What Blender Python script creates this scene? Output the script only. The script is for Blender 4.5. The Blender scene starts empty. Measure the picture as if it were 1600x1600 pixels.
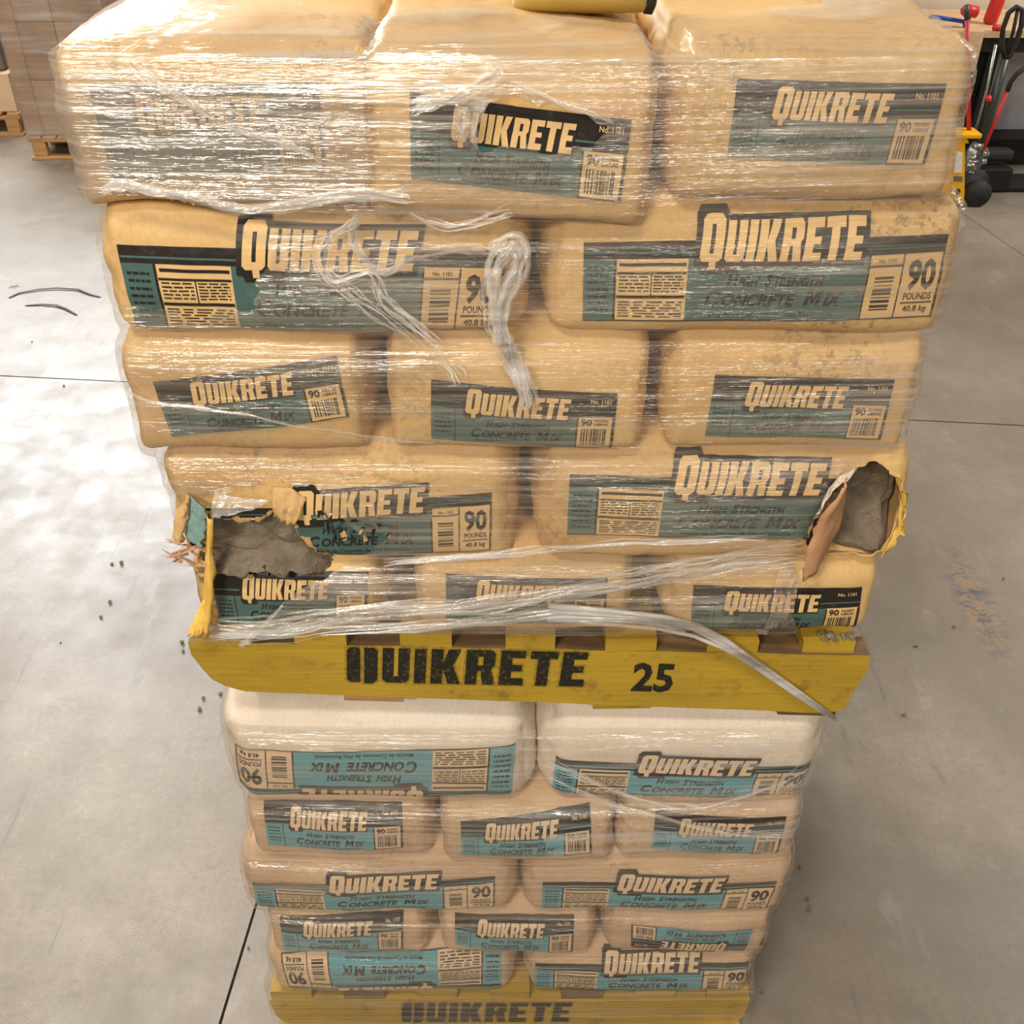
import bpy, bmesh, math, random
import numpy as np
from mathutils import Vector, Matrix, noise
from mathutils.bvhtree import BVHTree

# ---------------------------------------------------------------- camera, world, light
S = bpy.context.scene
COL = S.collection
FPX, PITCH, CAM_H, CAM_Y = 1620.0, math.radians(35.5), 2.33, -1.244
CT, ST = math.cos(PITCH), math.sin(PITCH)
cam = bpy.data.cameras.new('camera'); cam_o = bpy.data.objects.new('camera', cam); COL.objects.link(cam_o)
cam.sensor_width = 36.0; cam.lens = 36.0 * FPX / 1600.0
cam.clip_start = 0.05; cam.clip_end = 60
cam_o.location = (0, CAM_Y, CAM_H); cam_o.rotation_euler = (math.pi / 2 - PITCH, 0, 0)
S.camera = cam_o

W = bpy.data.worlds.new('warehouse_air'); S.world = W; W.use_nodes = True
bg = W.node_tree.nodes['Background']; bg.inputs[0].default_value = (1.0, 0.93, 0.83, 1); bg.inputs[1].default_value = 0.13

def unseen_lamp(name, loc, size, power, col=(1.0, 0.92, 0.81), aim=None):
    l = bpy.data.lights.new(name, 'AREA'); l.shape = 'RECTANGLE'; l.size, l.size_y = size; l.energy = power; l.color = col
    o = bpy.data.objects.new(name, l); COL.objects.link(o); o.location = loc
    if aim: o.rotation_euler = (Vector(aim) - Vector(loc)).to_track_quat('-Z', 'Y').to_euler()
    return o
unseen_lamp('unseen_lamp', (-2.4, -4.6, 4.9), (1.3, 0.6), 200, aim=(0, 0, 1.1))  # front pair unseen, set frontal to light bag faces more than floor
unseen_lamp('unseen_lamp', (1.4, -5.4, 4.6), (1.3, 0.6), 100, aim=(0, 0, 1.0))  # added in front so light reaches the lower load
unseen_lamp('unseen_lamp', (-.9, -1.9, 5.4), (1.3, 0.5), 110)
unseen_lamp('unseen_lamp', (-2.8, 2.8, 5.6), (1.3, 0.5), 190)
unseen_lamp('unseen_lamp', (6.6, 4.4, 5.2), (1.3, 0.5), 330, aim=(4.2, 5.2, 0))  # added, unseen: brightens the wall and bench behind the stack
unseen_lamp('unseen_lamp', (-4.6, 5.6, 5.4), (1.3, 0.5), 150)

vs = S.view_settings
vs.view_transform = 'Standard'; vs.look = 'None'; vs.gamma = 1.0; vs.use_curve_mapping = False; vs.exposure = -0.04

# ---------------------------------------------------------------- measuring helpers (pixel -> place on a plane)
def P(x, y, Y=0.0):
    u = (x - 800) / FPX; v = (800 - y) / FPX
    t = (Y - CAM_Y) / (CT + ST * v)
    return Vector((u * t, Y, CAM_H + t * (-ST + CT * v)))
def F(x, y, Z=0.0):
    u = (x - 800) / FPX; v = (800 - y) / FPX
    t = (CAM_H - Z) / (ST - CT * v)
    return Vector((u * t, CAM_Y + t * (CT + ST * v), Z))
def poly_px(pts, Y=0.0):
    return [(p.x, p.z) for p in (P(a, b, Y) for a, b in pts)]
def inside(x, z, poly):
    r = False; j = len(poly) - 1
    for i in range(len(poly)):
        xi, zi = poly[i]; xj, zj = poly[j]
        if (zi > z) != (zj > z) and x < (xj - xi) * (z - zi) / (zj - zi) + xi: r = not r
        j = i
    return r

# ---------------------------------------------------------------- materials
MATS = {}
class NT:
    def __init__(s, name):
        m = bpy.data.materials.new(name); m.use_nodes = True; MATS[name] = m
        s.m = m; s.t = m.node_tree; s.N = s.t.nodes; s.L = s.t.links
        s.N.clear(); s.out = s.n('ShaderNodeOutputMaterial')
        s.geo = s.n('ShaderNodeNewGeometry'); s.pos = s.geo.outputs['Position']
    def n(s, t, **k):
        x = s.N.new(t)
        for a, b in k.items(): setattr(x, a, b)
        return x
    def set(s, node, **k):
        for a, b in k.items():
            i = node.inputs[a.replace('_', ' ')]
            if hasattr(b, 'default_value') or isinstance(b, bpy.types.NodeSocket): s.L.new(b, i)
            else: i.default_value = b
        return node
    def noise(s, scale, detail=4, rough=0.55, vec=None, stretch=None, rot=None):
        v = vec or s.pos
        if stretch is not None or rot is not None:
            mp = s.n('ShaderNodeMapping'); s.L.new(v, mp.inputs['Vector'])
            if stretch is not None: mp.inputs['Scale'].default_value = stretch
            if rot is not None: mp.inputs['Rotation'].default_value = rot
            v = mp.outputs[0]
        n = s.n('ShaderNodeTexNoise'); s.L.new(v, n.inputs['Vector'])
        n.inputs['Scale'].default_value = scale; n.inputs['Detail'].default_value = detail; n.inputs['Roughness'].default_value = rough
        return n.outputs['Fac']
    def ramp(s, fac, stops):
        r = s.n('ShaderNodeValToRGB'); s.L.new(fac, r.inputs[0]); e = r.color_ramp.elements
        while len(e) < len(stops): e.new(0.5)
        for el, (p, c) in zip(e, stops):
            el.position = p; el.color = (c, c, c, 1) if isinstance(c, (int, float)) else (*c, 1)
        return r.outputs[0]
    def mix(s, fac, a, b, mode='MIX'):
        x = s.n('ShaderNodeMix', data_type='RGBA', blend_type=mode)
        for i, v in ((0, fac), (6, a), (7, b)):
            if isinstance(v, bpy.types.NodeSocket): s.L.new(v, x.inputs[i])
            else: x.inputs[i].default_value = v if i == 0 else (*v, 1)
        return x.outputs[2]
    def math(s, op, a, b=0.0, clamp=False):
        x = s.n('ShaderNodeMath', operation=op, use_clamp=clamp)
        for i, v in ((0, a), (1, b)):
            if isinstance(v, bpy.types.NodeSocket): s.L.new(v, x.inputs[i])
            else: x.inputs[i].default_value = v
        return x.outputs[0]
    def bump(s, h, strength, dist=0.01):
        b = s.n('ShaderNodeBump'); b.inputs['Strength'].default_value = strength; b.inputs['Distance'].default_value = dist
        s.L.new(h, b.inputs['Height']); return b.outputs[0]
    def bsdf(s, color, rough=0.6, normal=None, metal=0.0, spec=0.4):
        b = s.n('ShaderNodeBsdfPrincipled')
        for nm, v in (('Base Color', color), ('Roughness', rough), ('Metallic', metal), ('Specular IOR Level', spec)):
            i = b.inputs[nm]
            if isinstance(v, bpy.types.NodeSocket): s.L.new(v, i)
            else: i.default_value = (*v, 1) if nm == 'Base Color' else v
        if normal is not None: s.L.new(normal, b.inputs['Normal'])
        s.L.new(b.outputs[0], s.out.inputs[0]); return b

def plain(name, col, rough=0.5, metal=0.0, var=0.12, scale=14, spec=0.4, bump=0.15):
    t = NT(name); f = t.noise(scale, 4)
    c = t.mix(t.ramp(f, [(0.3, 0.0), (0.7, 1.0)]), tuple(x * (1 - var) for x in col), tuple(min(1, x * (1 + var)) for x in col))
    t.bsdf(c, rough, t.bump(t.noise(scale * 6, 3), bump, 0.003), metal, spec)
    return t.m

def kraft(name, base, dark, dirt):
    t = NT(name)
    c = t.mix(t.ramp(t.noise(5, 4), [(0.32, 0.0), (0.68, 1.0)]), dark, base)
    c = t.mix(t.math('MULTIPLY', t.ramp(t.noise(160, 3, stretch=(1, 1, .5)), [(0.45, 0.0), (0.75, 1.0)]), 0.28), c, tuple(x * .72 for x in dark))
    m = t.math('MULTIPLY', t.ramp(t.noise(3.1, 3), [(0.5, 0.0), (0.66, 1.0)]), t.ramp(t.noise(70, 4, .7), [(0.5, 0.0), (0.6, 1.0)]))
    c = t.mix(t.math('MULTIPLY', m, dirt), c, (0.10, 0.075, 0.045))
    h = t.math('ADD', t.noise(22, 5, .6), t.math('MULTIPLY', t.noise(90, 3), .35))
    t.bsdf(c, 0.58, t.bump(h, 0.35, 0.006), spec=0.35)
kraft('kraft_yellow', (0.74, 0.49, 0.205), (0.60, 0.37, 0.145), 0.75)
kraft('kraft_pale', (0.68, 0.47, 0.29), (0.55, 0.36, 0.215), 0.4)
kraft('kraft_white_and_lit', (0.80, 0.70, 0.58), (0.70, 0.58, 0.45), 0.25)  # pale kraft whitened for the lit lower top layer; also torn white edges
plain('paper_inner', (0.50, 0.27, 0.14), 0.7, var=0.22, scale=9)
plain('paper_yellow', (0.80, 0.50, 0.10), 0.6, var=0.25, scale=20)

def ink(name, col, worn):
    t = NT(name)
    w = t.ramp(t.noise(60, 5, .7), [(0.55, 0.0), (0.85, 1.0)])
    c = t.mix(t.math('MULTIPLY', w, 0.6), col, worn)
    t.bsdf(c, 0.45, t.bump(t.noise(22, 5, .6), 0.3, 0.006), spec=0.4)
ink('ink_black', (0.022, 0.017, 0.014), (0.10, 0.08, 0.06))
ink('ink_teal', (0.072, 0.140, 0.122), (0.16, 0.20, 0.16))
ink('ink_teal_bright', (0.115, 0.34, 0.385), (0.24, 0.42, 0.43))
ink('ink_teal_pale', (0.22, 0.36, 0.33), (0.40, 0.42, 0.34))
ink('ink_tan', (0.76, 0.50, 0.215), (0.56, 0.34, 0.14))
ink('ink_tan_pale', (0.76, 0.55, 0.34), (0.58, 0.40, 0.24))

def concrete_mix():
    t = NT('concrete_mix')
    c = t.mix(t.ramp(t.noise(18, 6, .6), [(0.3, 0.0), (0.7, 1.0)]), (0.21, 0.165, 0.115), (0.41, 0.335, 0.245))
    t.bsdf(c, 0.95, t.bump(t.noise(60, 6, .7), 0.9, 0.02), spec=0.1)
concrete_mix()

def yellow_wood():
    t = NT('yellow_painted_wood')
    c = t.mix(t.ramp(t.noise(3.2, 5, stretch=(1, 1, 3)), [(0.3, 0.0), (0.7, 1.0)]), (0.38, 0.235, 0.022), (0.54, 0.35, 0.030))
    g = t.ramp(t.noise(9, 6, .65, stretch=(.7, .7, 12)), [(0.56, 0.0), (0.72, 1.0)])
    c = t.mix(t.math('MULTIPLY', g, .45), c, (0.22, 0.14, 0.03))
    d = t.ramp(t.noise(17, 6, .72), [(0.56, 0.0), (0.70, 1.0)])
    c = t.mix(t.math('MULTIPLY', d, .6), c, (0.12, 0.08, 0.03))
    t.bsdf(c, 0.55, t.bump(t.noise(9, 6, .65, stretch=(.7, .7, 12)), 0.35, 0.006), spec=0.35)
yellow_wood()
def wood(name, a, b):
    t = NT(name)
    c = t.mix(t.ramp(t.noise(6, 6, .6, stretch=(1, 4, 9)), [(0.3, 0.0), (0.7, 1.0)]), a, b)
    t.bsdf(c, 0.7, t.bump(t.noise(12, 5, .6, stretch=(1, 4, 9)), 0.3, 0.005), spec=0.25)
wood('raw_wood', (0.36, 0.19, 0.075), (0.58, 0.34, 0.15))
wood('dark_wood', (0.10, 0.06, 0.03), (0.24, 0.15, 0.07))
wood('bench_wood', (0.55, 0.36, 0.20), (0.72, 0.52, 0.32))
def spray():
    t = NT('stencil_paint')
    c = t.mix(t.ramp(t.noise(130, 4, .7), [(0.55, 0.0), (0.8, 1.0)]), (0.020, 0.018, 0.012), (0.20, 0.15, 0.03))
    t.bsdf(c, 0.6, None, spec=0.25)
spray()
def overspray():
    t = NT('overspray')
    d = t.n('ShaderNodeBsdfDiffuse'); d.inputs[0].default_value = (0.03, 0.026, 0.015, 1)
    tr = t.n('ShaderNodeBsdfTransparent'); mx = t.n('ShaderNodeMixShader')
    t.L.new(t.ramp(t.noise(240, 4, .75), [(0.40, 0.0), (0.75, 0.5)]), mx.inputs[0])
    t.L.new(tr.outputs[0], mx.inputs[1]); t.L.new(d.outputs[0], mx.inputs[2]); t.L.new(mx.outputs[0], t.out.inputs[0])
overspray()

def film(name, lo, hi, tint, rot=0.0, gloss=0.45, streak=120, zone=None):
    """clear stretch film: mostly see-through, with whitish stretch streaks and a glossy skin"""
    t = NT(name)
    st = t.noise(1.0, 6, .62, stretch=(1.3, 1.3, streak), rot=(0, rot, 0))
    st = t.ramp(st, [(0.40, 0.0), (0.62, 1.0)])
    br = t.ramp(t.noise(2.6, 3, stretch=(1, 1, 3.0)), [(0.3, 0.25), (0.7, 1.0)])
    a = t.math('MULTIPLY', st, br)
    a = t.math('MULTIPLY_ADD', a, hi - lo); t.N[-1].inputs[2].default_value = lo if False else lo
    mad = a.node; mad.inputs[1].default_value = hi - lo; mad.inputs[2].default_value = lo
    h = t.math('ADD', t.noise(1.0, 5, .6, stretch=(3, 3, streak * .8), rot=(0, rot, 0)), t.math('MULTIPLY', t.noise(9, 4, .6, stretch=(.5, .5, 3.2)), 1.5))
    nb = t.bump(h, 0.55, 0.012)
    d = t.n('ShaderNodeBsdfDiffuse'); t.L.new(t.ramp(st, [(0.35, tint), (1.0, tuple(min(.95, x * 1.5) for x in tint))]), d.inputs[0])
    g = t.n('ShaderNodeBsdfGlossy'); g.inputs['Roughness'].default_value = 0.17; g.inputs[0].default_value = (1, .97, .92, 1)
    t.L.new(nb, g.inputs['Normal'])
    mx = t.n('ShaderNodeMixShader'); mx.inputs[0].default_value = gloss
    t.L.new(d.outputs[0], mx.inputs[1]); t.L.new(g.outputs[0], mx.inputs[2])
    tr = t.n('ShaderNodeBsdfTransparent'); tr.inputs[0].default_value = (.985, .98, .97, 1)
    m2 = t.n('ShaderNodeMixShader'); t.L.new(a, m2.inputs[0]); t.L.new(tr.outputs[0], m2.inputs[1]); t.L.new(mx.outputs[0], m2.inputs[2])
    t.L.new(m2.outputs[0], t.out.inputs[0])
film('film_tight', 0.10, 0.48, (0.56, 0.46, 0.36))
film('film_thick', 0.14, 0.58, (0.64, 0.54, 0.44))
film('film_highlight', 0.18, 0.74, (0.74, 0.66, 0.56), gloss=.5)  # top and shoulder film whitened, its highlight put into the colour
film('film_cloudy', 0.45, 0.85, (0.46, 0.39, 0.32), gloss=.35)
film('film_diagonal', 0.04, 0.62, (0.84, 0.77, 0.68), rot=-0.85, streak=60)
film('film_bunched', 0.12, 0.58, (0.92, 0.85, 0.76), streak=30, gloss=0.14)
film('film_far', 0.15, 0.5, (0.75, 0.68, 0.62), streak=20)

def floor_mat():
    t = NT('concrete_floor')
    c = t.mix(t.ramp(t.noise(0.9, 6, .6), [(0.3, 0.0), (0.7, 1.0)]), (0.155, 0.127, 0.098), (0.35, 0.302, 0.245))
    c = t.mix(t.math('MULTIPLY', t.ramp(t.noise(48, 6, .8), [(0.40, 0.0), (0.70, 1.0)]), .55), c, (0.17, 0.145, 0.12))
    sc = t.ramp(t.noise(3.0, 7, .7, stretch=(3.2, .9, 1), rot=(0, 0, .5)), [(0.60, 0.0), (0.70, 1.0)])
    c = t.mix(t.math('MULTIPLY', sc, .5), c, (0.13, 0.112, 0.095))
    sl = t.ramp(t.noise(7.0, 7, .7, stretch=(1, .35, 1), rot=(0, 0, -.7)), [(0.60, 0.0), (0.66, 1.0)])
    c = t.mix(t.math('MULTIPLY', sl, .14), c, (0.55, 0.51, 0.46))
    md = t.ramp(t.noise(9, 8, .72), [(0.38, 0.0), (0.62, 1.0)])
    c = t.mix(t.math('MULTIPLY', md, .38), c, (0.17, 0.142, 0.112))
    ar = t.ramp(t.noise(2.4, 5, .6, stretch=(9, .55, 1), rot=(0, 0, .55)), [(0.655, 0.0), (0.68, 1.0)])
    c = t.mix(t.math('MULTIPLY', ar, .35), c, (0.10, 0.088, 0.075))
    sp = t.ramp(t.noise(130, 2, .5), [(0.70, 0.0), (0.74, 1.0)])
    c = t.mix(t.math('MULTIPLY', sp, .8), c, (0.09, 0.08, 0.07))
    # blue and rusty scuff trail beside the stack
    mp = t.n('ShaderNodeMapping'); t.L.new(t.pos, mp.inputs[0]); mp.vector_type = 'TEXTURE'
    mp.inputs['Location'].default_value = (1.60, 1.50, 0); mp.inputs['Scale'].default_value = (0.09, 0.36, 1); mp.inputs['Rotation'].default_value = (0, 0, -.06)
    ln = t.n('ShaderNodeVectorMath', operation='LENGTH'); t.L.new(mp.outputs[0], ln.inputs[0])
    zone = t.ramp(ln.outputs['Value'], [(0.2, 1.0), (1.0, 0.0)])
    c = t.mix(t.math('MULTIPLY', zone, t.ramp(t.noise(11, 6, .75), [(0.47, 0.0), (0.56, .55)])), c, (0.36, 0.22, 0.09))
    c = t.mix(t.math('MULTIPLY', zone, t.ramp(t.noise(14, 6, .75, stretch=(1, 1.6, 3)), [(0.49, 0.0), (0.55, .95)])), c, (0.075, 0.08, 0.11))
    r = t.ramp(t.noise(5.2, 7, .7), [(0.3, 0.30), (0.7, 0.52)])
    t.bsdf(c, r, t.bump(t.noise(40, 6, .7), 0.14, 0.004), spec=0.55)
floor_mat()
plain('joint_dark', (0.075, 0.065, 0.055), 0.9)
plain('wall_paint', (0.66, 0.57, 0.46), 0.7, var=.03, scale=2, bump=.05)
plain('black_paint', (0.012, 0.012, 0.012), 0.45, var=.2)
plain('black_rubber', (0.02, 0.02, 0.02), 0.7)
plain('dark_steel', (0.07, 0.07, 0.07), 0.4, metal=.4)
plain('silver_metal', (0.45, 0.45, 0.44), 0.35, metal=.8, var=.3, scale=50)
plain('yellow_enamel', (0.85, 0.45, 0.01), 0.35, var=.06)
plain('red_enamel', (0.55, 0.03, 0.025), 0.4)
plain('blue_enamel', (0.02, 0.07, 0.42), 0.35)
plain('white_panel', (0.62, 0.62, 0.66), 0.5, var=.04)
plain('sticker_white', (0.75, 0.72, 0.68), 0.5, var=.15, scale=60)
plain('cardboard', (0.34, 0.20, 0.115), 0.8, var=.15, scale=5)
plain('cardboard_pink', (0.42, 0.26, 0.17), 0.8, var=.15, scale=8)
plain('cardboard_light', (0.68, 0.50, 0.32), 0.8, var=.1, scale=5)
plain('grey_cover', (0.16, 0.135, 0.12), 0.7, var=.2)
plain('olive_vinyl', (0.50, 0.37, 0.10), 0.42, var=.12)
plain('crumb', (0.20, 0.17, 0.13), 0.9, var=.4, scale=90)
plain('dry_leaf', (0.50, 0.22, 0.06), 0.8)
def lamp_mat():
    t = NT('daylight_pane'); e = t.n('ShaderNodeEmission'); e.inputs[0].default_value = (0.92, 0.96, 1.0, 1); e.inputs[1].default_value = 27.0
    t.L.new(e.outputs[0], t.out.inputs[0])
lamp_mat()

# ---------------------------------------------------------------- object helpers
def mesh_obj(name, verts, faces, mats, parent=None, midx=None, smooth=False):
    """one mesh object; verts in world coordinates, stored relative to the parent's place"""
    off = Vector(parent['_at']) if parent is not None and '_at' in parent else Vector((0, 0, 0))
    me = bpy.data.meshes.new(name)
    me.from_pydata([tuple(Vector(v) - off) for v in verts], [], faces)
    for m in (mats if isinstance(mats, (list, tuple)) else [mats]): me.materials.append(MATS[m])
    if midx is not None: me.polygons.foreach_set('material_index', midx)
    if smooth: me.polygons.foreach_set('use_smooth', [True] * len(me.polygons))
    me.update()
    o = bpy.data.objects.new(name, me); COL.objects.link(o)
    if parent is not None: o.parent = parent; o['_at'] = tuple(off)
    return o
def tag(o, label, cat, group=None, kind=None):
    o['label'] = label; o['category'] = cat
    if group: o['group'] = group
    if kind: o['kind'] = kind
    return o
def thing(name, label, cat, at, group=None):
    o = bpy.data.objects.new(name, None); COL.objects.link(o); o.location = at; o['_at'] = tuple(at); o.empty_display_size = .1
    return tag(o, label, cat, group)
def struct(o): o['kind'] = 'structure'; return o

class MB:
    def __init__(s): s.v = []; s.f = []
    def add(s, v, f):
        k = len(s.v); s.v += [tuple(x) for x in v]; s.f += [tuple(i + k for i in q) for q in f]; return s
    def box(s, c, size, M=None, bev=0.0):
        bm = bmesh.new(); bmesh.ops.create_cube(bm, size=1)
        bmesh.ops.scale(bm, vec=size, verts=bm.verts)
        if bev: bmesh.ops.bevel(bm, geom=bm.edges[:], offset=bev, segments=2, affect='EDGES', profile=.5)
        if M is not None: bmesh.ops.transform(bm, matrix=M, verts=bm.verts)
        bm.verts.index_update()
        s.add([v.co + Vector(c) for v in bm.verts], [[v.index for v in f.verts] for f in bm.faces]); bm.free(); return s
    def tube(s, pts, r, n=8, cap=True):
        pts = [Vector(p) for p in pts]; rs = r if isinstance(r, (list, tuple)) else [r] * len(pts)
        V = []; Fc = []; up = None
        for i, p in enumerate(pts):
            d = (pts[min(i + 1, len(pts) - 1)] - pts[max(i - 1, 0)]).normalized()
            if up is None: up = d.orthogonal().normalized()
            a = (up - d * up.dot(d)).normalized(); b = d.cross(a); up = a
            V += [p + (a * math.cos(2 * math.pi * k / n) + b * math.sin(2 * math.pi * k / n)) * rs[i] for k in range(n)]
        for i in range(len(pts) - 1):
            for k in range(n): Fc.append((i * n + k, i * n + (k + 1) % n, (i + 1) * n + (k + 1) % n, (i + 1) * n + k))
        if cap: Fc += [tuple(range(n - 1, -1, -1)), tuple(range((len(pts) - 1) * n, len(pts) * n))]
        return s.add(V, Fc)
    def prism(s, poly, thick, M):
        """poly (x,z) outline extruded along local y, placed by matrix M"""
        n = len(poly); V = [M @ Vector((x, 0, z)) for x, z in poly] + [M @ Vector((x, thick, z)) for x, z in poly]
        Fc = [tuple(range(n)), tuple(range(2 * n - 1, n - 1, -1))] + [((i + 1) % n, i, n + i, n + (i + 1) % n) for i in range(n)]
        return s.add(V, Fc)
    def build(s, name, mat, parent=None, smooth=False): return mesh_obj(name, s.v, s.f, mat, parent, smooth=smooth)
RZ = lambda a: Matrix.Rotation(a, 4, 'Z')
T = lambda *a: Matrix.Translation(a)

# ---------------------------------------------------------------- setting: floor slabs, wall
def clip(poly, p, nrm, gap):
    out = []
    for i in range(len(poly)):
        a, b = poly[i], poly[(i + 1) % len(poly)]
        da = (a[0] - p[0]) * nrm[0] + (a[1] - p[1]) * nrm[1] - gap; db = (b[0] - p[0]) * nrm[0] + (b[1] - p[1]) * nrm[1] - gap
        if da >= 0: out.append(a)
        if (da >= 0) != (db >= 0):
            t = da / (da - db); out.append((a[0] + (b[0] - a[0]) * t, a[1] + (b[1] - a[1]) * t))
    return out
X0, X1, Y0, Y1 = -9, 9, -7, 9.4
m = MB().box((0, (Y0 + Y1) / 2, -.045), (X1 - X0, Y1 - Y0, .05)); floor = struct(m.build('floor', 'joint_dark'))
def line(a, b, g):
    d = Vector((b[0] - a[0], b[1] - a[1])).normalized(); return (a, (-d.y, d.x), g)
JL = [line((-2.429, 3.136), (2.244, 2.675), .0045), line((-.668, .008), (-.648, .294), .0035), line((3.03, 4.632), (2.942, 5.224), .004)]
regions = [[(X0, Y0), (X1, Y0), (X1, Y1), (X0, Y1)]]
for p, nrm, g in JL:
    nx = []
    for r in regions:
        for s_ in (1, -1):
            q = clip(r, p, (nrm[0] * s_, nrm[1] * s_), g)
            if len(q) > 2: nx.append(q)
    regions = nx
for r in regions:
    n = len(r); V = [(x, y, 0) for x, y in r] + [(x, y, -.022) for x, y in r]
    mesh_obj('slab', V, [tuple(range(n))] + [((i + 1) % n, i, n + i, n + (i + 1) % n) for i in range(n)], 'concrete_floor', floor)
WY = 6.80
struct(MB().box((5.0, WY + .1, 3.6), (8.0, .2, 7.3)).build('wall_right', 'wall_paint'))
WL = 9.2
struct(MB().box((-4.0, WL + .1, 3.6), (10.2, .2, 7.3)).build('wall_back', 'wall_paint'))
struct(MB().box((1.1, (WY + WL) / 2 + .1, 3.6), (.2, WL - WY + .2, 7.3)).build('wall_side', 'wall_paint'))
struct(MB().box((5.0, WY - .012, .07), (8.0, .03, .14), bev=.006).build('baseboard_right', 'black_paint'))
# tall daylight window high in the back wall
win = struct(thing('window_1', 'tall daylight window high in the wall', 'window', (-5.2, WL, 4.8))); del win['category']
for i in range(5):
    for j in range(4):
        MB().box((-6.8 + .8 * i, WL - .02, 3.6 + .8 * j), (.74, .012, .74)).build('pane', 'daylight_pane', win)
fr = MB()
for i in range(6): fr.box((-7.2 + .8 * i, WL - .025, 4.8), (.06, .05, 3.26))
for j in range(5): fr.box((-5.2, WL - .025, 3.2 + .8 * j), (4.06, .05, .06))
fr.build('window_frame', 'dark_steel', win)

# ---------------------------------------------------------------- lettering
GLY = {
 'Q': (6.6, [[(0, 1), (1, 0), (3.15, 0), (3.15, 1.9), (2.7, 1.9), (2.7, 8.1), (3.15, 8.1), (3.15, 10), (1, 10), (0, 9)],
             [(6.6, 1), (5.6, 0), (3.15, 0), (3.15, 1.9), (3.9, 1.9), (3.9, 8.1), (3.15, 8.1), (3.15, 10), (5.6, 10), (6.6, 9)],
             [(2.9, .1), (3.3, -1.9), (5.2, -1.9), (5.0, .1)]]),
 'U': (6.5, [[(0, 10), (2.7, 10), (2.7, 1.9), (3.8, 1.9), (3.8, 10), (6.5, 10), (6.5, 1), (5.5, 0), (1, 0), (0, 1)]]),
 'I': (2.8, [[(0, 0), (2.8, 0), (2.8, 10), (0, 10)]]),
 'K': (7.2, [[(0, 0), (2.8, 0), (2.8, 10), (0, 10)], [(2.7, 5), (4.1, 10), (7.0, 10), (5.3, 5.2), (7.3, 0), (4.3, 0)]]),
 'R': (7.1, [[(0, 0), (2.8, 0), (2.8, 10), (0, 10)], [(2.8, 8.1), (2.8, 10), (6, 10), (7, 9), (7, 5.6), (6.2, 4.8), (7.2, 0), (4.4, 0), (3.7, 4), (2.8, 4), (2.8, 5.6), (4.2, 5.6), (4.2, 8.1)]]),
 'E': (5.9, [[(0, 0), (5.9, 0), (5.9, 2.1), (2.8, 2.1), (2.8, 4.1), (5.3, 4.1), (5.3, 5.9), (2.8, 5.9), (2.8, 7.9), (5.9, 7.9), (5.9, 10), (0, 10)]]),
 'T': (6.6, [[(0, 10), (6.6, 10), (6.6, 7.8), (4.7, 7.8), (4.7, 0), (1.9, 0), (1.9, 7.8), (0, 7.8)]])}
def word(txt, bigfirst=True, gap=.75, shear=.16, stencil=False):
    """polygons of the block word, x 0..1, y 0..1 (tail may hang lower)"""
    x = 0; out = []
    for k, ch in enumerate(txt):
        w, ps = GLY[ch]
        if stencil and ch == 'Q':
            w = 7.4; ps = [[(0, .8), (.8, 0), (3.2, 0), (3.2, 9.4), (2.6, 10), (.8, 10), (0, 9.2)], [(4.2, -.4), (6.4, -.4), (7.4, .6), (7.4, 9.2), (6.6, 10), (4.2, 10)]]
        s_ = 1.14 if (k == 0 and bigfirst) else 1.0
        for p in ps: out.append([(x + a * s_ + shear * b, b * s_) for a, b in p])
        x += w * s_ + gap
    x += shear * 10 - gap
    return [[(a / x, b / 10) for a, b in p] for p in out]
TXT = {}
def text_polys(body, bold=.012, shear=.0):
    k = (body, bold, shear)
    if k in TXT: return TXT[k]
    cu = bpy.data.curves.new('t', 'FONT'); cu.body = body; cu.offset = bold; cu.shear = shear; cu.resolution_u = 2; cu.fill_mode = 'FRONT'
    o = bpy.data.objects.new('t', cu); COL.objects.link(o)
    dg = bpy.context.evaluated_depsgraph_get(); dg.update()
    e = o.evaluated_get(dg); me = e.to_mesh()
    v = [(a.co.x, a.co.y) for a in me.vertices]; f = [tuple(p.vertices) for p in me.polygons]
    e.to_mesh_clear(); bpy.data.objects.remove(o); bpy.data.curves.remove(cu)
    xs = [a for a, b in v]; x0, x1 = min(xs), max(xs); cap = .69
    TXT[k] = ([((a - x0) / (x1 - x0), b / cap) for a, b in v], f, x1 - x0); return TXT[k]
def smallcaps(body):
    """words whose first letter is larger, as separate (polys, x0, w) runs -> list of polygons in 0..1"""
    out = []; x = 0
    for wd in body.split():
        for part, hs in ((wd[0], 1.0), (wd[1:], .80)):
            if part == 'M':
                o_ = [(0, 0), (0, 1), (.30, 1), (.5, .50), (.70, 1), (1, 1), (1, 0), (.75, 0), (.75, .62), (.57, .18), (.43, .18), (.25, .62), (.25, 0)]
                v, f, w = [((p + .2 * q) / 1.2, q) for p, q in o_], [tuple(range(len(o_)))], .95
            else:
                v, f, w = text_polys(part, .034, .25); w *= hs
            out.append(([(x + a * w, b * hs) for a, b in v], f)); x += w + .06
        x += .35
    tot = x - .41
    return [([(a / tot, b) for a, b in v], f) for v, f in out]

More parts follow.
